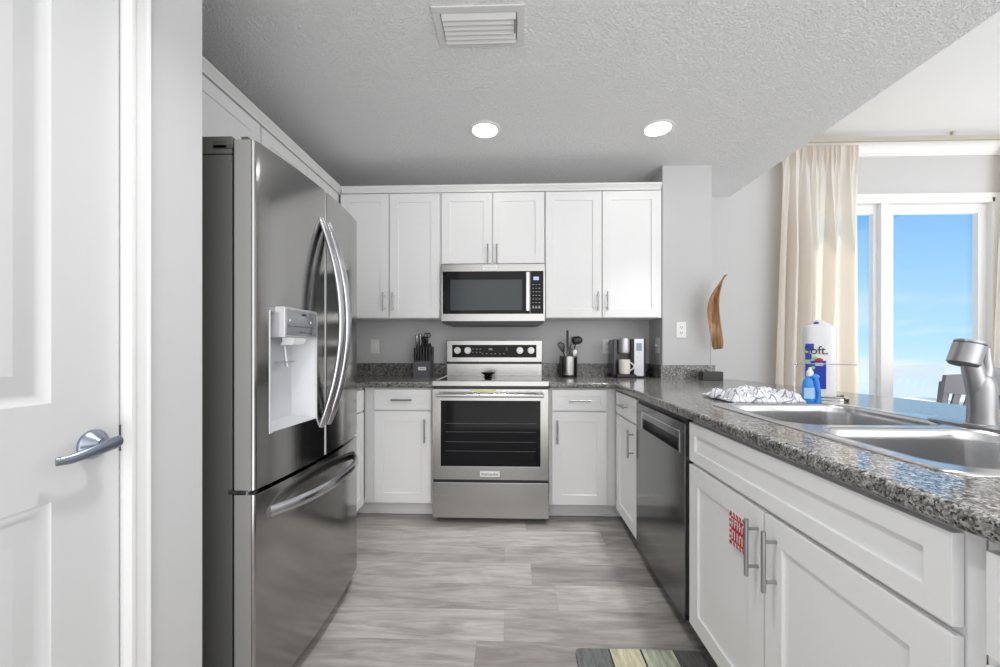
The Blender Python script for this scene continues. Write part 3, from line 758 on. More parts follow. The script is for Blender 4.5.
obj('gap_strip', MB().box(rx0+.003, rx1-.003, 2.512, 2.536, .270, .292), M['black'], t)
obj('top_gap', MB().box(rx0+.003, rx1-.003, 2.512, 2.536, .880, .899), M['black'], t)
# small black spoon rest on the cooktop
mb = MB(); mb.lathe((-.178, 2.86, .9295), [(.030, 0), (.034, .004), (.022, .012), (.028, .018), (.050, .030), (.056, .036), (.052, .036), (.026, .022), (.002, .018)], seg=32)
tag(obj('spoon_rest', mb, M['black'], None), 'small black flared spoon rest on the glass cooktop', 'spoon rest')

# ================================================================== MICROWAVE
mx0, mx1, my = -.519, .238, 2.795
t = thing('microwave', 'stainless steel over-the-range microwave under the short cabinet', 'microwave', ((mx0+mx1)/2, 3.0, 1.32))
mb = MB(); mb.box(mx0, mx1, my+.02, 3.165, 1.342, 1.760, .002)
obj('body', mb, M['steelx'], t)
mb = MB(); mb.prism([(mx0+.003, 1.343), (mx1-.003, 1.343), (mx1-.008, 1.330), (mx1-.04, 1.318), (mx0+.04, 1.318), (mx0+.008, 1.330)], 'y', my+.012, 3.15)
obj('vent_base', mb, M['black'], t)
mb = MB(); mb.box(mx0, mx1, my, my+.022, 1.342, 1.398, .004); mb.box(mx0, mx1, my, my+.022, 1.705, 1.760, .004)
mb.box(mx0, mx0+.012, my+.0005, my+.022, 1.396, 1.707, .002); mb.box(mx1-.012, mx1, my+.0005, my+.022, 1.396, 1.707, .002)
obj('front_trim', mb, M['steelx'], t)
dg_ = obj('door', MB().box(mx0+.011, .130, my+.002, my+.022, 1.397, 1.706, .002), M['blackglass'], t)
mat_win = mat('microwave_window', (0.05, 0.058, 0.062), 0.12, spec=0.3)
obj('window', MB().box(mx0+.07, .075, my+.0012, my+.02, 1.422, 1.645, .001), mat_win, dg_)
mb = MB(); mb.box(.098, .126, my-.038, my-.022, 1.412, 1.695, .006); mb.box(.103, .121, my-.028, my+.004, 1.425, 1.445, .002); mb.box(.103, .121, my-.028, my+.004, 1.665, 1.685, .002)
obj('handle', mb, M['handle'], dg_)
kp = obj('keypad', MB().box(.133, mx1-.011, my+.002, my+.022, 1.397, 1.706, .002), M['blackglass'], t)
obj('display', MB().box(.155, .195, my+.0012, my+.004, 1.640, 1.665), M['display'], kp)
mb = Bits()
for r_ in range(7):
    for c_ in range(3): mb.box(.148+c_*.022, .160+c_*.022, my+.0014, my+.003, 1.605-r_*.026, 1.609-r_*.026)
for c_ in range(3): mb.box(.147+c_*.022, .161+c_*.022, my+.0014, my+.003, 1.435, 1.447)
mb.build('key', M['grey_ink'], kp)
bd = obj('badge', MB().box(-.215, -.112, my-.004, my+.001, 1.716, 1.746, .002), M['plate'], t)
tm = xf(text_mb('KitchenAid', .02, .085), Matrix.Translation((-.1635, my-.0042, 1.731)) @ Matrix.Rotation(PI/2, 4, 'X')); obj('lettering', tm, M['grey_ink'], bd)

# ================================================================== DISHWASHER
t = thing('dishwasher', 'dark stainless dishwasher with black recessed pocket handle under the counter', 'dishwasher', (.95, 1.78, 0))
obj('body', MB().box(.700, 1.24, 1.575, 2.078, .10, .878), M['darkgrey'], t)
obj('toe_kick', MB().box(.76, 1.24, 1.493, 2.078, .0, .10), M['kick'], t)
dy0, dy1, dx0, dx1 = 1.498, 2.030, .662, .70
mb = MB()
# front door with pocket opening
py0, py1, pz0, pz1 = 1.545, 1.985, .742, .822
mb.box(dx0, dx1, dy0, dy1, .105, pz0, .003); mb.box(dx0, dx1, dy0, dy1, pz1, .862, .003)
mb.box(dx0+.0002, dx1, dy0, py0, pz0-.003, pz1+.003, .002); mb.box(dx0+.0002, dx1, py1, dy1, pz0-.003, pz1+.003, .002)
mb.box(dx0+.002, dx1, dy1, 2.078, .105, .862, .002)
dd = obj('door', mb, M['dw'], t)
mb = MB(); mb.box(dx0+.028, dx1-.001, py0, py1, pz0, pz1)
pk = obj('pocket', mb, M['black'], dd)
mb = MB(); mb.box(dx0-.001, dx0+.006, py0-.004, py0+.004, pz0-.004, pz1+.006, .001); mb.box(dx0-.001, dx0+.006, py1-.004, py1+.004, pz0-.004, pz1+.006, .001)
mb.box(dx0-.0005, dx0+.006, py0, py1, pz1-.002, pz1+.004, .001)
obj('handle_trim', mb, M['handle'], dd)
obj('grip', MB().prism([(dx0+.001, pz1), (dx0+.001, pz1-.030), (dx0+.006, pz1-.034), (dx0+.012, pz1)], 'y', py0+.003, py1-.003), M['dw'], dd)
obj('top_strip', MB().box(.674, .70, 1.495, 2.078, .860, .880), M['black'], t)

# ================================================================== REFRIGERATOR
fy0, fy1, fc, ft = 1.126, 1.892, 1.511, 1.775
def frontx(y):
    k = (y-(fy0+fy1)/2)/((fy1-fy0)/2); return -.742-.028*k*k
t = thing('refrigerator', 'large stainless french-door refrigerator with ice dispenser against the left wall', 'refrigerator', (-1.15, 1.51, 0))
mb = MB(); mb.box(-1.56, -.842, fy0+.006, fy1-.006, .025, 1.735, .004); mb.box(-1.56, -.842, fy0+.006, fy1-.006, 1.737, 1.790, .003)
obj('cabinet', mb, M['fridgeside'], t)
mb = MB(); mb.box(-.843, -.833, fy0+.012, fy1-.012, .03, 1.745); obj('gasket', mb, M['black'], t)
def door_panel(y0, y1, z0, z1, hole=None, bow=True):
    """door slab with a bowed front, rounded vertical edges, optional opening"""
    ys = [y0+(y1-y0)*k/14 for k in range(15)]
    if hole: ys = sorted(set([y for y in ys if all(abs(y-h) > .008 for h in hole[:2])]+list(hole[:2])))
    zs = [z0, z1] if not hole else [z0, hole[2], hole[3], z1]
    e = .008; xb = -.832
    ys = [y0, y0+.002, y0+.005, y0+.009]+[y for y in ys if y0+.012 < y < y1-.012]+[y1-.009, y1-.005, y1-.002, y1]
    def fxr(y):
        d = min(y-y0, y1-y); r = .009
        return frontx(y)-(r-math.sqrt(max(0, r*r-(r-d)**2)) if d < r else 0)
    tb = bmesh.new(); g = {}
    for i, y in enumerate(ys):
        for j, z in enumerate(zs): g[i, j] = tb.verts.new((fxr(y), y, z))
    for i in range(len(ys)-1):
        for j in range(len(zs)-1):
            if hole and j == 1 and ys[i] >= hole[0]-1e-6 and ys[i+1] <= hole[1]+1e-6: continue
            tb.faces.new((g[i, j], g[i+1, j], g[i+1, j+1], g[i, j+1]))
    # sides, top, bottom, back
    n = len(ys)-1; m_ = len(zs)-1
    bb = {(i, j): tb.verts.new((xb, ys[i], zs[j])) for i in (0, n) for j in range(len(zs))}
    for j in range(m_):
        tb.faces.new((g[0, j], g[0, j+1], bb[0, j+1], bb[0, j])); tb.faces.new((g[n, j], bb[n, j], bb[n, j+1], g[n, j+1]))
    tb.faces.new([g[i, m_] for i in range(n+1)]+[bb[n, m_], bb[0, m_]]); tb.faces.new([g[i, 0] for i in range(n, -1, -1)]+[bb[0, 0], bb[n, 0]])
    bmesh.ops.recalc_face_normals(tb, faces=tb.faces)
    for f in tb.faces:
        c_ = f.calc_center_median()
        if (abs(c_.y-y0) < 1e-4 or abs(c_.y-y1) < 1e-4) : f.material_index = 1
    r_ = MB(); r_.merge(tb); r_.box(xb-.0005, xb+.002, y0, y1, z0, z1); return r_
H = (1.188, 1.440, .885, 1.268)
ld = obj('door', door_panel(fy0, fc-.002, .726, ft, H), (M['steelz'], M['dooredge']), t)
rd = obj('door', door_panel(fc+.002, fy1, .726, ft), (M['steelz'], M['dooredge']), t)
fz = obj('freezer_drawer', door_panel(fy0, fy1, .065, .712), (M['steely'], M['dooredge']), t)
# dispenser recess
mb = MB(); xi = -.822
def fr(y): return frontx(y)
mb.rings([[(fr(H[0]), H[0], H[2]), (fr(H[1]), H[1], H[2]), (fr(H[1]), H[1], H[3]), (fr(H[0]), H[0], H[3])],
          [(xi, H[0]+.012, H[2]+.018), (xi, H[1]-.03, H[2]+.018), (xi, H[1]-.03, H[3]-.006), (xi, H[0]+.012, H[3]-.006)]], caps=False)
t2 = bmesh.new(); t2.faces.new([t2.verts.new(p) for p in [(xi, H[0]+.012, H[2]+.018), (xi, H[1]-.03, H[2]+.018), (xi, H[1]-.03, H[3]-.006), (xi, H[0]+.012, H[3]-.006)]]); mb.merge(t2)
for a in ((H[0]-.003, H[0]+.002), (H[1]-.002, H[1]+.003)): mb.box(fr(a[0])-.006, fr(a[0])+.0025, a[0], a[1], H[2]-.003, H[3]+.003, .001)
mb.box(-.79, fr(H[0])+.0015, H[0], H[1], H[2]-.003, H[2]+.002, .001)
rc = obj('dispenser_recess', mb, M['lightplastic'], ld)
mb = MB(); mb.box(-.80, -.728, 1.212, 1.418, 1.186, 1.286, .004)
pn = obj('dispenser_panel', mb, M['silverplastic'], ld)
mb = MB(); mb.box(-.7285, -.7272, 1.220, 1.410, 1.194, 1.278, .0003)
obj('panel_glass', mb, mat('dispenser_glass', (0.42, 0.43, 0.46), 0.18, 0.7), pn)
mb = Bits()
for q in range(5): mb.box(-.7274, -.7268, 1.225+q*.036, 1.246+q*.036, 1.222, 1.225)
for q in range(3): mb.box(-.7274, -.7268, 1.300+q*.03, 1.320+q*.03, 1.203, 1.206)
mb.box(-.7274, -.7268, 1.31, 1.34, 1.262, 1.270)
mb.build('panel_mark', M['ink'], pn)
for q in (1.24, 1.37): obj('panel_light', MB().cyl((-.7276, q, 1.242), (-.7266, q, 1.242), .004, seg=12), M['white'], pn)
obj('dispenser_spout', MB().rings([[(x, 1.275+i*.004, z), (x, 1.355-i*.004, z), (x-.04, 1.355-i*.004, z), (x-.04, 1.275+i*.004, z)] for i, (x, z) in enumerate(((-.735, 1.186), (-.736, 1.176), (-.742, 1.166), (-.75, 1.162)))]), M['white'], ld)
mb = MB(); mb.tube([(-.79, 1.315, 1.16), (-.785, 1.312, 1.12), (-.775, 1.306, 1.085)], .006, seg=10); mb.box(-.80, -.775, 1.27, 1.35, 1.10, 1.106, .002)
obj('dispenser_paddle', mb, M['silverplastic'], ld)
# door handles (bowed bars)
def bow(y, yo, z0, z1, amp, base_x, n=22):
    pts = []
    for k in range(n+1):
        s = k/n; z = z0+(z1-z0)*s; a = 1-(abs(2*s-1))**2.0
        pts.append((base_x+amp*a, y+yo*math.sin(PI*s), z))
    return pts
for y, d in ((1.480, ld), (1.540, rd)):
    mb = MB(); mb.tube(bow(y, 0, .845, 1.655, .082, frontx(y)-.002), [.013]+[.0150]*21+[.013], seg=16, sx=.75, sy=1.3, up=(1, 0, 0))
    obj('handle', mb, M['handle'], d)
mb = MB(); pts = []
for k in range(25):
    s = k/24; y = 1.19+(1.83-1.19)*s; pts.append((frontx(y)-.002+.072*(1-abs(2*s-1)**2.6), y, .636+.006*math.sin(PI*s)))
mb.tube(pts, .016, seg=16, sx=1.2, sy=.75, up=(0, 0, 1))
obj('handle', mb, M['handle'], fz)
mb = MB(); mb.box(-.85, -.79, fy0-.001, fy0+.05, .713, .725, .003); mb.cyl((-.80, fy0+.012, .708), (-.80, fy0+.012, .73), .009)
obj('hinge', mb, M['handle'], t)
mb = MB(); mb.box(-.90, -.80, fy0+.004, fy0+.05, 1.752, 1.764, .002); mb.box(-.815, -.792, fy0+.006, fy0+.045, 1.76, 1.788, .003); mb.box(-.90, -.855, fy0+.004, fy0+.05, 1.752, 1.776, .002)
obj('hinge', mb, M['darkgrey'], t)
obj('toe_grille', MB().box(-.86, -.80, fy0+.015, fy1-.015, .0, .062), M['kick'], t)
for yy in (fy0+.05, fy1-.05): obj('foot', MB().cyl((-1.5, yy, 0), (-1.5, yy, .03), .02), M['kick'], t)

# ================================================================== OUTLETS & SWITCHES
def plate_y(x, y, z, kind, label, grp='white wall plates'):
    t = thing('wall_outlet' if kind != 'switch' else 'light_switch', label, 'outlet' if kind != 'switch' else 'switch', (x, y, z), grp)
    obj('cover_plate', MB().box(x-.036, x+.036, y-.006, y, z-.058, z+.058, .003), M['plate'], t)
    if kind == 'switch': obj('rocker', MB().box(x-.016, x+.016, y-.010, y-.005, z-.032, z+.032, .002), M['plate'], t)
    else:
        for dz in (-.021, .021):
            r = obj('receptacle', MB().box(x-.016, x+.016, y-.008, y-.005, z+dz-.015, z+dz+.015, .003), M['plate'], t)
            mb = MB(); mb.box(x-.008, x-.005, y-.0086, y-.0075, z+dz-.004, z+dz+.007); mb.box(x+.005, x+.008, y-.0086, y-.0075, z+dz-.004, z+dz+.007); mb.cyl((x, y-.0075, z+dz-.009), (x, y-.0087, z+dz-.009), .0028, seg=10)
            obj('slots', mb, M['slot'], r)
plate_y(-1.14, 3.17, 1.158, 'switch', 'blank white rocker plate on the back wall left of the knife block')
plate_y(.775, 3.17, 1.158, 'outlet', 'white double outlet on the back wall, half behind the coffee maker')
plate_y(1.25, 2.89, 1.281, 'outlet', 'white double outlet on the front of the grey column')
x, y, z = 1.115, 2.985, 1.165
t = thing('light_switch', 'white toggle switch on the side of the column facing the range', 'switch', (x, y, z), 'white wall plates')
obj('cover_plate', MB().box(x-.006, x, y-.036, y+.036, z-.058, z+.058, .003), M['plate'], t)
obj('toggle', MB().box(x-.022, x-.005, y-.005, y+.005, z-.004, z+.010, .002), M['plate'], t)

# ================================================================== COUNTER ITEMS (back wall)
# knife block
kx, ky = -.702, 3.03
t = thing('knife_block', 'dark grey knife block full of black-handled knives, left of the range', 'knife block', (kx, ky, CT))
mb = MB(); mb.rings([[(kx-.066, ky-.06, CT), (kx+.066, ky-.06, CT), (kx+.066, ky+.075, CT), (kx-.066, ky+.075, CT)],
                     [(kx-.066, ky-.045, CT+.125), (kx+.066, ky-.045, CT+.125), (kx+.066, ky+.09, CT+.235), (kx-.066, ky+.09, CT+.235)]])
obj('block', mb, M['block'], t)
bd = obj('badge', MB().box(kx-.028, kx+.034, ky-.060, ky-.054, CT+.052, CT+.078, .002), M['plate'], t)
obj('lettering', MB().box(kx-.018, kx+.024, ky-.0608, ky-.0598, CT+.062, CT+.068), M['grey_ink'], bd)
for k in range(6):   # steak knives, front row
    xx = kx-.056+k*.0224
    k_ = obj('knife_handle', MB().box(xx-.008, xx+.008, ky-.052, ky-.030, CT+.122, CT+.228+(.006 if k % 2 else 0), .004), M['black'], t)
for k, (dx, hgt, mm) in enumerate(((-.050, .325, 'handle'), (-.022, .330, 'handle'), (.004, .318, 'black'), (.028, .300, 'black'), (.052, .262, 'black'))):
    xx = kx+dx; zt = CT+hgt
    mb = MB(); mb.tube([(xx, ky+.02, CT+.18), (xx, ky-.002, zt-.06), (xx, ky-.012, zt-.02), (xx, ky-.016, zt)], [.009, .011, .012, .010], seg=12, sx=1.0, sy=1.1)
    if k == 1: mb.ball((xx, ky-.016, zt-.004), .014)
    obj('knife_handle', mb, M[mm], t)
mb = MB()
for s in (-1, 1): mb.tube([(kx+.034+s*.011+.013*math.cos(a), ky-.01, CT+.325+.017*math.sin(a)) for a in [2*PI*i/14 for i in range(15)]], .0045, seg=8, up=(0, 1, 0))
mb.box(kx+.026, kx+.040, ky-.014, ky-.006, CT+.22, CT+.31, .002)
obj('scissors', mb, M['black'], t)

# utensil crock + utensils
ux, uy = .443, 3.04
t = thing('utensil_crock', 'stainless utensil holder on a black base, right of the range', 'utensil holder', (ux, uy, CT))
obj('cup', MB().lathe((ux, uy, CT), [(.056, .014), (.058, .018), (.058, .160), (.0565, .160), (.0555, .02), (.004, .018)], seg=40), M['steelx'], t)
mb = MB(); mb.lathe((ux, uy, CT), [(.061, 0), (.062, .012), (.058, .016), (.004, .016)], seg=40); mb.box(ux-.066, ux-.055, uy-.03, uy+.03, CT, CT+.165, .006); mb.box(ux+.055, ux+.066, uy-.03, uy+.03, CT, CT+.165, .006)
obj('side_rail', mb, M['black'], t)
def utensil(name, label, bottom, top, head, m_, r=.005):
    t = thing(name, label, 'utensil', bottom, 'kitchen utensils in the steel holder')
    d = (Vector(top)-Vector(bottom))
    obj('shaft', MB().cyl(bottom, top, r, seg=12), m_, t)
    mb = MB(); head(mb, Vector(top), d.normalized()); obj('head', mb, m_, t)
def spoon(mb, p, d): mb.ball(p+d*.030, .030, .85, .35, 1.25)
def wide(mb, p, d): mb.ball(p+d*.022+Vector((.006, 0, 0)), .034, 1.15, .35, .95)
def spat(mb, p, d):
    q = p+d*.035; mb.rings([[(q.x-.022+s*.012, q.y-.004, q.z-.035), (q.x+.022+s*.012, q.y-.004, q.z-.030), (q.x+.026+s*.012, q.y-.002, q.z+.035), (q.x-.018+s*.012, q.y-.002, q.z+.030)] if e == 0 else [(q.x-.022+s*.012, q.y+.001, q.z-.035), (q.x+.022+s*.012, q.y+.001, q.z-.030), (q.x+.026+s*.012, q.y+.003, q.z+.035), (q.x-.018+s*.012, q.y+.003, q.z+.030)] for e, s in ((0, 1), (1, 1))])
def whisk(mb, p, d):
    for a in range(5):
        an = PI*a/5; pts = []
        for k in range(13):
            s = k/12; rr = .028*math.sin(PI*s)**.8 if 0 < s < 1 else 0; 
            pts.append(p+d*(.09*(1-abs(2*s-1)))+Vector((math.cos(an), math.sin(an), 0))*(rr*(1 if s < .5 else -1)))
        pts[6] = p+d*.092; mb.tube(pts, .0022, seg=6)
def knob_(mb, p, d): mb.cyl(p-d*.14, p+d*.01, .0085, seg=10)
utensil('ladle', 'tall thin black utensil standing upright in the holder', (ux-.006, uy, CT+.02), (ux-.006, uy+.01, CT+.355), knob_, M['black'])
utensil('serving_spoon', 'large black spoon head leaning right in the utensil holder', (ux-.015, uy-.01, CT+.03), (ux+.058, uy-.012, CT+.265), wide, M['black'])
utensil('spatula', 'dark spatula leaning between the upright utensil and the spoon', (ux-.02, uy+.01, CT+.03), (ux+.022, uy+.02, CT+.250), spat, M['tank'])
utensil('whisk', 'wire whisk with rounded head at the left of the utensil holder', (ux+.015, uy+.01, CT+.03), (ux-.036, uy+.01, CT+.185), whisk, M['darkgrey'])
utensil('whisk', 'wire whisk in the middle front of the utensil holder', (ux+.012, uy-.02, CT+.03), (ux+.006, uy-.026, CT+.14), whisk, M['nickel'])
utensil('slotted_spoon', 'steel spoon low at the right side of the utensil holder', (ux+.0, uy-.01, CT+.03), (ux+.036, uy-.034, CT+.158), spoon, M['nickel'], .004)

# coffee maker
cx0, cx1, cf, cb = .772, 1.012, 2.935, 3.14
t = thing('coffee_maker', 'silver and black single-serve coffee maker in the counter corner', 'coffee maker', ((cx0+cx1)/2, 3.04, CT))
mb = MB(); mb.box(cx0+.042, cx1-.012, cf+.085, cb, CT+.01, CT+.29, .006); mb.box(cx0, cx1, cf+.02, cb, CT, CT+.014, .004); mb.box(cx1-.018, cx1, cf+.01, cb, CT, CT+.295, .005); mb.box(cx0+.015, cx0+.16, cf-.03, cf+.09, CT, CT+.028, .006)
obj('body', mb, M['black'], t)
obj('water_tank', MB().box(cx0+.006, cx0+.040, cf+.05, cb, CT+.014, CT+.29, .008), M['tank'], t)
mb = MB(); mb.box(cx0+.045, cx0+.130, cf+.088, cf+.082, CT+.03, CT+.18); obj('back_plate', mb, M['darkgrey'], t)
mb = MB(); mb.lathe((cx0+.088, cf+.05, CT+.185), [(.036, 0), (.042, .012), (.043, .105), (.040, .115), (.01, .118)], seg=32); mb.box(cx0+.045, cx0+.131, cf+.04, cf+.11, CT+.19, CT+.296, .006)
obj('brew_head', mb, M['silverplastic'], t)
sd = obj('control_column', MB().box(cx0+.150, cx1-.018, cf+.0, cf+.10, CT+.012, CT+.296, .004), M['silverplastic'], t)
obj('display', MB().box(cx0+.165, cx1-.034, cf-.0015, cf+.002, CT+.205, CT+.262, .001), M['lcd'], sd)
mb = Bits(); mb.box(cx0+.172, cx1-.045, cf-.001, cf+.001, CT+.187, CT+.190); mb.box(cx0+.172, cx1-.055, cf-.001, cf+.001, CT+.155, CT+.158); mb.build('button', M['grey_ink'], sd)
mx_, my_ = cx0+.080, cf+.012
t = thing('coffee_mug', 'cream white mug on the drip tray of the coffee maker', 'mug', (mx_, my_, CT+.028))
obj('cup', MB().lathe((mx_, my_, CT+.028), [(.034, 0), (.039, .004), (.041, .03), (.042, .108), (.040, .110), (.0385, .106), (.037, .03), (.03, .008), (.002, .007)], seg=36), M['mug'], t)
mb = MB(); mb.tube([(mx_+.040+.030*math.sin(PI*k/12), my_-.010*math.sin(PI*k/12), CT+.028+.090-.066*k/12) for k in range(13)], .0055, seg=10, up=(0, 1, 0))
obj('handle', mb, M['mug'], t)
# power cord by the coffee maker
tag(obj('power_cord', MB().tube([(1.015, 3.08, CT+.006), (1.04, 3.05, CT+.006), (1.07, 3.0, CT+.02), (1.08, 3.03, CT+.07), (1.075, 3.09, CT+.04), (1.06, 3.12, CT+.006), (1.03, 3.10, CT+.006)], .0055, seg=8), M['black'], None), 'black power cord curled on the counter beside the coffee maker', 'cord')

# ================================================================== WOODEN SCULPTURE
sx, sy = 1.405, 2.765
t = thing('wooden_sculpture', 'curled wooden leaf sculpture on a dark block base by the column', 'sculpture', (sx, sy, CT))
obj('base', MB().box(sx-.070, sx+.070, sy-.032, sy+.032, CT, CT+.060, .003), M['stone'], t)
obj('rod', MB().cyl((sx-.002, sy, CT+.055), (sx-.002, sy, CT+.36), .0026, seg=10), M['nickel'], t)
LE = [(.104, 1.668), (.062, 1.606), (.010, 1.546), (-.024, 1.472), (-.024, 1.386), (-.012, 1.326), (.000, 1.252), (.014, 1.178), (.032, 1.134)]
RE = [(.106, 1.670), (.092, 1.620), (.070, 1.546), (.060, 1.472), (.060, 1.386), (.063, 1.326), (.071, 1.252), (.078, 1.192), (.068, 1.142)]
N_ = 10
loopsF = []
for i in range(len(LE)):
    row = []
    s = i/(len(LE)-1)
    for k in range(N_+1):
        q = k/N_
        xx = LE[i][0]*(1-q)+RE[i][0]*q; zz = LE[i][1]*(1-q)+RE[i][1]*q
        dep = .055*math.sin(PI*q)*math.sin(PI*min(1, .08+s*.9))*(1-1.5*max(0, s-.45)*2)+.05*(q-.5)*(1-2.2*s)
        row.append(Vector((sx+xx, sy+dep, zz)))
    loopsF.append(row)
tb = bmesh.new(); g = [[tb.verts.new(p) for p in r] for r in loopsF]
for i in range(len(g)-1):
    for k in range(N_): tb.faces.new((g[i][k], g[i][k+1], g[i+1][k+1], g[i+1][k]))
bmesh.ops.recalc_face_normals(tb, faces=tb.faces)
mb = MB(); mb.merge(tb)
lf = obj('leaf', mb, M['wood'], t)
md = lf.modifiers.new('sol', 'SOLIDIFY'); md.thickness = .006; md.offset = 0
md = lf.modifiers.new('sub', 'SUBSURF'); md.levels = 2; md.render_levels = 2

# ================================================================== DISH TOWEL
def towel():
    nx, ny = 96, 66; tb = bmesh.new(); uvl = tb.loops.layers.uv.new('UVMap'); g = []
    from mathutils import noise as mn
    for i in range(nx+1):
        row = []
        for j in range(ny+1):
            u, v = i/nx, j/ny
            edge = min(u, 1-u, v, 1-v)
            a = mn.noise(Vector((u*4, v*3, 3.1))); b = mn.noise(Vector((u*9+2, v*7, 8.4))); c = mn.noise(Vector((u*3, v*3, 15)))
            x = .905+.30*u+.018*mn.noise(Vector((v*4, 2, u))) +.012*b
            y = 1.605+.20*v+.024*mn.noise(Vector((u*5, 7, v*2)))+.012*a+.05*(1-u)*v
            ridge = min(abs(mn.noise(Vector((u*5+v*2, v*4, 1.7)))), .18+abs(mn.noise(Vector((u*11-v*6, v*9, 4.2)))))
            h = .004+.036*max(0, 1-3.2*ridge)*(.25+1.1*abs(c)+.2)+.016*abs(b)
            h += .018*math.exp(-((u-.42)**2/.02+(v-.6)**2/.06))
            rim = min(1, edge/.05); z = CT+.0045+h*(math.sin(rim*PI/2)**.8)
            row.append((Vector((x, y, z)), u, v))
        g.append(row)
    vs = [[tb.verts.new(p[0]) for p in r] for r in g]
    for i in range(nx):
        for j in range(ny):
            f = tb.faces.new((vs[i][j], vs[i+1][j], vs[i+1][j+1], vs[i][j+1]))
            for lp, (a, b) in zip(f.loops, ((i, j), (i+1, j), (i+1, j+1), (i, j+1))): lp[uvl].uv = (g[a][b][1]*1.35+.25*g[a][b][2], g[a][b][2]*.9-.2*g[a][b][1])
    mb = MB(); mb.merge(tb); return mb
tw = tag(obj('dish_towel', towel(), M['towel'], None, origin=(1.04, 1.7, CT)), 'crumpled white dish towel with thin dark check lines at the sink corner', 'towel')
md = tw.modifiers.new('sol', 'SOLIDIFY'); md.thickness = .005; md.offset = 1

# ================================================================== DISH SOAP BOTTLE
bx, by = 1.238, 1.640
t = thing('soap_bottle', 'small blue dish soap bottle between the towel and paper towels', 'bottle', (bx, by, CT))
mb = MB(); prof = [(.024, 0), (.028, .004), (.028, .07), (.025, .09), (.014, .108), (.010, .112)]
loops = [[(bx+r*1.05*math.cos(a), by+r*.62*math.sin(a), CT+z) for a in [2*PI*k/28 for k in range(28)]] for r, z in prof]
mb.rings(loops); obj('bottle_body', mb, M['cyan'], t)
obj('label', MB().rings([[(bx-.004+r*1.07*math.cos(a), by+r*.64*math.sin(a)-.0004, CT+z) for a in [PI*1.15+PI*.7*k/12 for k in range(13)]] for r, z in ((.0282, .02), (.0282, .065))], caps=False, closed=False), mat('pale_blue_label', (.35, .6, .85), .4), t)
mb = MB(); mb.lathe((bx, by, CT+.112), [(.012, 0), (.012, .018), (.009, .022), (.005, .026), (.005, .036), (.001, .037)], seg=20); obj('cap', mb, M['white'], t)
# second bottle: scrub brush / slim blue bottle beside it
bx2, by2 = 1.190, 1.622
t = thing('scrub_brush', 'slim bright blue dish brush standing beside the soap bottle', 'brush', (bx2+.065, by2, CT))
mb = MB(); mb.tube([(bx2+.066, by2-.002, CT+.002), (bx2+.067, by2, CT+.05), (bx2+.062, by2+.004, CT+.085), (bx2+.060, by2+.006, CT+.105)], [.012, .010, .012, .010], seg=14)
obj('handle', mb, mat('bright_blue_plastic', (.02, .22, .75), .3), t)
obj('brush_head', MB().ball((bx2+.060, by2+.006, CT+.110), .014, 1.1, .9, .8), mat('bright_blue_head', (.03, .30, .85), .4), t)

# ================================================================== PAPER TOWELS
px_, py_ = 1.400, 1.800
t = thing('paper_towel_roll', 'wrapped paper towel roll standing behind the sink with blue printed label', 'paper towels', (px_, py_, CT+.012))
mb = MB(); W = .060
def sq(z, r, k=0.0):
    lp = []
    for i in range(48):
        a = 2*PI*i/48; ca, sa = math.cos(a), math.sin(a); n = 3.6
        rr = r/((abs(ca)**n+abs(sa)**n)**(1/n)); lp.append((px_+rr*ca*1.0, py_+rr*sa*.95, z))
    return lp
Z0 = CT+.012
mb.rings([sq(Z0, W*.93), sq(Z0+.006, W), sq(Z0+.1, W*1.01), sq(Z0+.22, W), sq(Z0+.300, W*1.0), sq(Z0+.312, W*.96), sq(Z0+.325, W*.62), sq(Z0+.336, W*.34), sq(Z0+.345, W*.15)])
roll = obj('wrapped_roll', mb, M['wrap'], t)
def decal(x0, x1, z0, z1, m_, name, dy=0.0):
    y = py_-.95*W-.0016-dy
    return obj(name, MB().box(x0, x1, y, y+.004, z0, z1, .0008), m_, t)
decal(px_-.052, px_-.022, Z0+.205, Z0+.236, M['blue'], 'printed_label')
decal(px_-.052, px_-.030, Z0+.165, Z0+.190, M['blue'], 'printed_label')
decal(px_-.052, px_+.020, Z0+.035, Z0+.160, M['blue'], 'printed_label')
decal(px_-.052, px_-.034, Z0+.148, Z0+.160, M['green'], 'green_print', .0012)
y = py_-.95*W-.0035
for (xx, zz, r) in ((px_-.036, Z0+.115, .011), (px_-.026, Z0+.128, .008), (px_-.041, Z0+.09, .009), (px_-.018, Z0+.172, .009)): obj('green_print', MB().ball((xx, y, zz), r, 1, .12, 1), M['green'], t)
obj('red_print', MB().ball((px_-.006, y, Z0+.164), .012, 1.3, .12, .7), M['red'], t)
decal(px_-.018, px_+.010, Z0+.138, Z0+.150, M['white'], 'white_print', .0016)
tm = xf(text_mb('Soft.', .052, .080), Matrix.Translation((px_-.014, py_-.95*W-.0035, Z0+.205)) @ Matrix.Rotation(PI/2, 4, 'X') @ Matrix.Shear('XY', 4, (0.25, 0)))
obj('lettering', tm, M['ink'], t)
obj('wrap_mark', MB().ball((px_-.012, py_-.03, Z0+.328), .009, 1.2, .8, .8), M['blue'], t)
t.rotation_euler = (0, 0, math.radians(-34))
t = thing('paper_towel_holder', 'thin chrome wire holder around the paper towel roll', 'paper towel holder', (px_, py_, CT))
mb = MB(); zt = CT+.158
mb.plate(rrect(px_-.085, px_+.095, py_-.085, py_+.085, .04), [rrect(px_-.079, px_+.089, py_-.079, py_+.079, .035)], CT+.002, CT+.010)
obj('base', mb, M['chrome'], t)
mb = MB(); mb.box(px_-.08, px_+.09, py_-.012, py_+.012, CT+.002, CT+.009, .001); mb.box(px_-.012, px_+.012, py_-.08, py_+.08, CT+.002, CT+.009, .001); obj('cross_bar', mb, M['chrome'], t)
r0 = .092
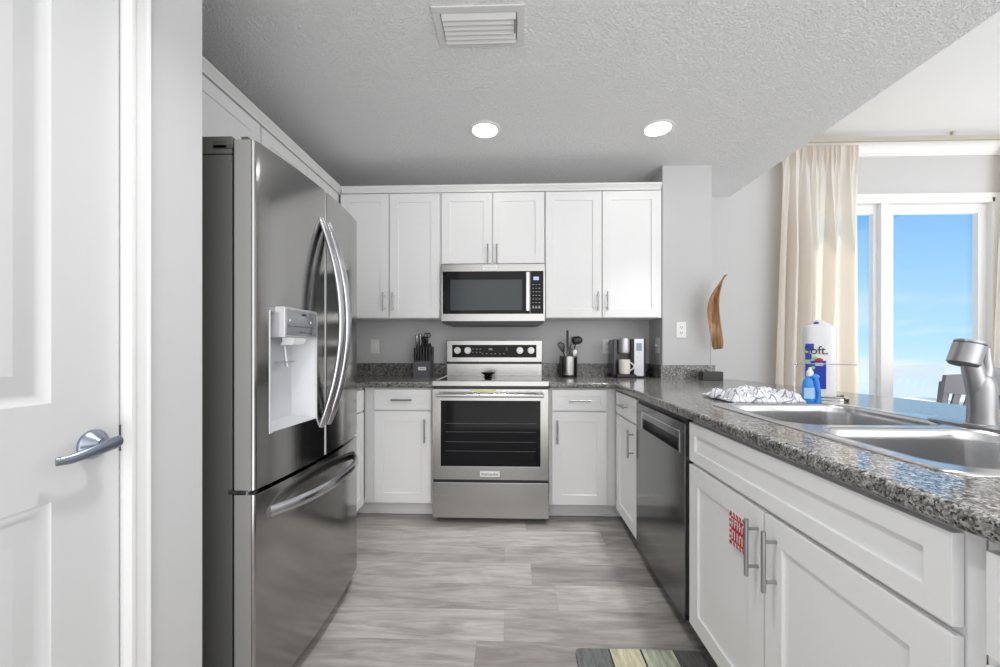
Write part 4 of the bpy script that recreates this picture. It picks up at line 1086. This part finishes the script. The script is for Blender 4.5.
pts = [(px_-r0, py_-.078, CT+.008), (px_-r0, py_-.080, zt-.006), (px_-r0+.006, py_-.080, zt)] + [(px_-r0+.02+.19*k/6, py_-.082, zt) for k in range(7)]
obj('wire_arm', MB().tube(pts, .0022, seg=8, up=(0, 1, 0)), M['chrome'], t)
for a, b in ((-.078, -.078), (.088, -.078), (-.078, .078), (.088, .078)): obj('foot', MB().ball((px_+a, py_+b, CT+.0065), .0065), M['darkgrey'], t)

t.rotation_euler = (0, 0, math.radians(-34))

# ================================================================== RED TAG ON SINK CABINET DOOR
ty0, ty1, tz0, tz1, tx = 1.112, 1.205, .555, .655, .6695
t = thing('door_sign', 'small red and white striped sign on the sink cabinet door behind its handle', 'sign', (tx, (ty0+ty1)/2, tz0))
obj('card', MB().box(tx-.0012, tx+.0004, ty0, ty1, tz0, tz1), M['white'], t)
mb = MB(); n = 6
for k in range(n):
    for (za, zb) in ((tz0, tz0+.011), (tz1-.011, tz1)):
        y0 = ty0+(ty1-ty0)*k/n; w_ = (ty1-ty0)/n*.55
        mb.rings([[(tx-.0018, y0, za), (tx-.0018, y0+w_, za), (tx-.0018, min(y0+w_+.004, ty1), zb), (tx-.0018, y0+.004, zb)], [(tx-.001, y0, za), (tx-.001, y0+w_, za), (tx-.001, min(y0+w_+.004, ty1), zb), (tx-.001, y0+.004, zb)]])
for k in range(6):
    for (ya_, yb_) in ((ty0, ty0+.008), (ty1-.008, ty1)):
        z0 = tz0+(tz1-tz0)*k/6; mb.box(tx-.0018, tx-.001, ya_, yb_, z0, z0+.009)
obj('stripes', mb, M['red'], t)
fd = obj('field', MB().box(tx-.0018, tx-.001, ty0+.010, ty1-.010, tz0+.013, tz1-.013), M['red'], t)
mb = MB()
random.seed(3)
for row, (za, zb) in enumerate(((tz0+.056, tz0+.082), (tz0+.020, tz0+.046))):
    yy = ty1-.014
    while yy > ty0+.018:
        w_ = random.uniform(.008, .012)
        mb.box(tx-.0023, tx-.0017, yy-.0035, yy, za, zb)
        if random.random() < .7: mb.box(tx-.0023, tx-.0017, yy-w_, yy, zb-.005, zb)
        if random.random() < .5: mb.box(tx-.0023, tx-.0017, yy-w_, yy, (za+zb)/2-.0015, (za+zb)/2+.0015)
        yy -= w_+.0035
obj('lettering', mb, M['white'], fd)

# ================================================================== FLOOR MAT
mxc, myc = .474, 1.092
mb = MB(); mb.plate(rrect(-.235, .235, -.38, .38, .022), [], .0, .010)
rg = obj('floor_mat', mb, M['rug'], None); rg.location = (mxc, myc, .001)
tag(rg, 'kitchen mat printed like weathered painted planks, lying before the sink cabinet', 'mat')

# ================================================================== CURTAINS
def curtain(x0t, x1t, x0b, x1b, label, pleats, seed, ytop=3.402):
    random.seed(seed); zt, zb = 2.895, .03
    ph = [random.uniform(-.5, .5) for _ in range(60)]
    nx, nz = pleats*16, 48; tb = bmesh.new(); g = []
    for i in range(nx+1):
        u = i/nx; row = []
        uu = u+.012*math.sin(u*23+seed)+.010*math.sin(u*51)
        for j in range(nz+1):
            s = j/nz; z = zt+(zb-zt)*s
            spread = min(1, s*3.2)
            x = (x0t+(x1t-x0t)*u)*(1-s)+(x0b+(x1b-x0b)*u)*s
            fine = math.sin(2*PI*pleats*uu*1.5+.4); big = math.sin(2*PI*pleats*uu*.62+1.3*math.sin(u*7+seed))
            amp = .012*(1-spread)*abs(fine)+spread*(.036*big+.034*math.sin(2*PI*pleats*uu+.6*math.sin(s*3+u*9)))
            pinch = .018*math.exp(-((s-.03)/.03)**2)*(1 if fine > .2 else -.4)
            row.append(tb.verts.new((x+.006*spread*math.cos(2*PI*pleats*uu), ytop-.0+amp+pinch, z)))
        g.append(row)
    for i in range(nx):
        for j in range(nz): tb.faces.new((g[i][j], g[i+1][j], g[i+1][j+1], g[i][j+1]))
    bmesh.ops.recalc_face_normals(tb, faces=tb.faces)
    mb = MB(); mb.merge(tb)
    o = obj('curtain', mb, M['curtain'], None, origin=((x0b+x1b)/2, ytop, zb))
    tag(o, label, 'curtain', 'cream curtains')
    return o
curtain(2.345, 2.985, 2.245, 2.975, 'cream pleated curtain hanging at the left side of the window', 9, 4)
curtain(4.235, 4.95, 4.115, 4.95, 'cream pleated curtain hanging at the right side of the window', 9, 9)
t = thing('curtain_rod', 'long beige curtain rod under the living room ceiling', 'curtain rod', (3.7, 3.385, 2.91))
obj('track', MB().box(1.96, 5.2, 3.345, 3.372, 2.895, 2.932, .004), M['rod'], t)
mb = MB()
for xx in (2.15, 5.1): mb.box(xx, xx+.02, 3.365, WY, 2.90, 2.925)
for xx in (2.15, 3.7, 5.1): mb.box(xx, xx+.02, 3.35, 3.372, 2.93, ZL)
obj('bracket', mb, M['rod'], t)

# ================================================================== DINING TABLE AND CHAIRS
t = thing('dining_table', 'white dining table beyond the peninsula under the window', 'table', (3.45, 2.9, 0))
obj('tabletop', MB().box(2.62, 4.30, 2.62, 3.17, .715, .752, .008), M['table'], t)
for xx in (2.70, 4.22):
    for yy in (2.70, 3.09): obj('leg', MB().box(xx-.035, xx+.035, yy-.035, yy+.035, 0, .715, .004), M['table'], t)
obj('apron', MB().box(2.74, 4.18, 2.72, 3.07, .64, .716), M['table'], t)
def chair_proto(label):
    t = thing('dining_chair', label, 'chair', (0, 0, 0), 'grey dining chairs')
    # local: back at y=0, seat towards +y
    obj('seat', MB().box(-.215, .215, .0, .42, .435, .465, .010), M['chair'], t)
    for xx in (-.195, .195):
        obj('leg', MB().box(xx-.018, xx+.018, .375, .41, 0, .436, .004), M['chair'], t)
        obj('leg', MB().rings([[(xx-.018, -.03+y_, z), (xx+.018, -.03+y_, z), (xx+.018, .006+y_, z), (xx-.018, .006+y_, z)] for y_, z in ((-.02, 0), (.01, .45), (-.045, .93))]), M['chair'], t)
    mb = MB(); loops = []
    for k in range(13):
        u = -1+2*k/12; x = .225*u; y = -.075-.035*(1-u*u)*1.0+.01
        zlo = .845+.012*u*u; zhi = .985-.012*u*u
        loops.append([(x, y-.011, zlo), (x, y+.011, zlo), (x, y-.006, zhi), (x, y-.028, zhi)])
    mb.rings(loops); obj('top_rail', mb, M['chair'], t)
    for k in range(5):
        x = -.145+k*.0725
        yy = -.075-.035*(1-(x/.225)**2)+.01
        obj('slat', MB().rings([[(x-.021, yy_, z), (x+.021, yy_, z), (x+.021, yy_+.012, z), (x-.021, yy_+.012, z)] for yy_, z in ((.0, .46), (yy*.5, .66), (yy-.004, .86))]), M['chair'], t)
    return t
c1 = chair_proto('grey slat-back dining chair just left of the faucet, near side of table')
spots = [((3.235, 3.30, 0), PI, 'grey dining chair behind the white table, only its top rail showing')]
c2 = copy_tree(c1); c2['label'] = 'grey dining chair on the far side of the table, half behind the faucet'
c3 = copy_tree(c1); c3['label'] = 'grey slat-back dining chair cut by the right edge of the picture, right of the faucet'
c1.location = (3.02, 2.66, 0); c2.location = (3.93, 3.205, 0); c2.rotation_euler = (0, 0, PI); c3.location = (3.485, 2.66, 0)
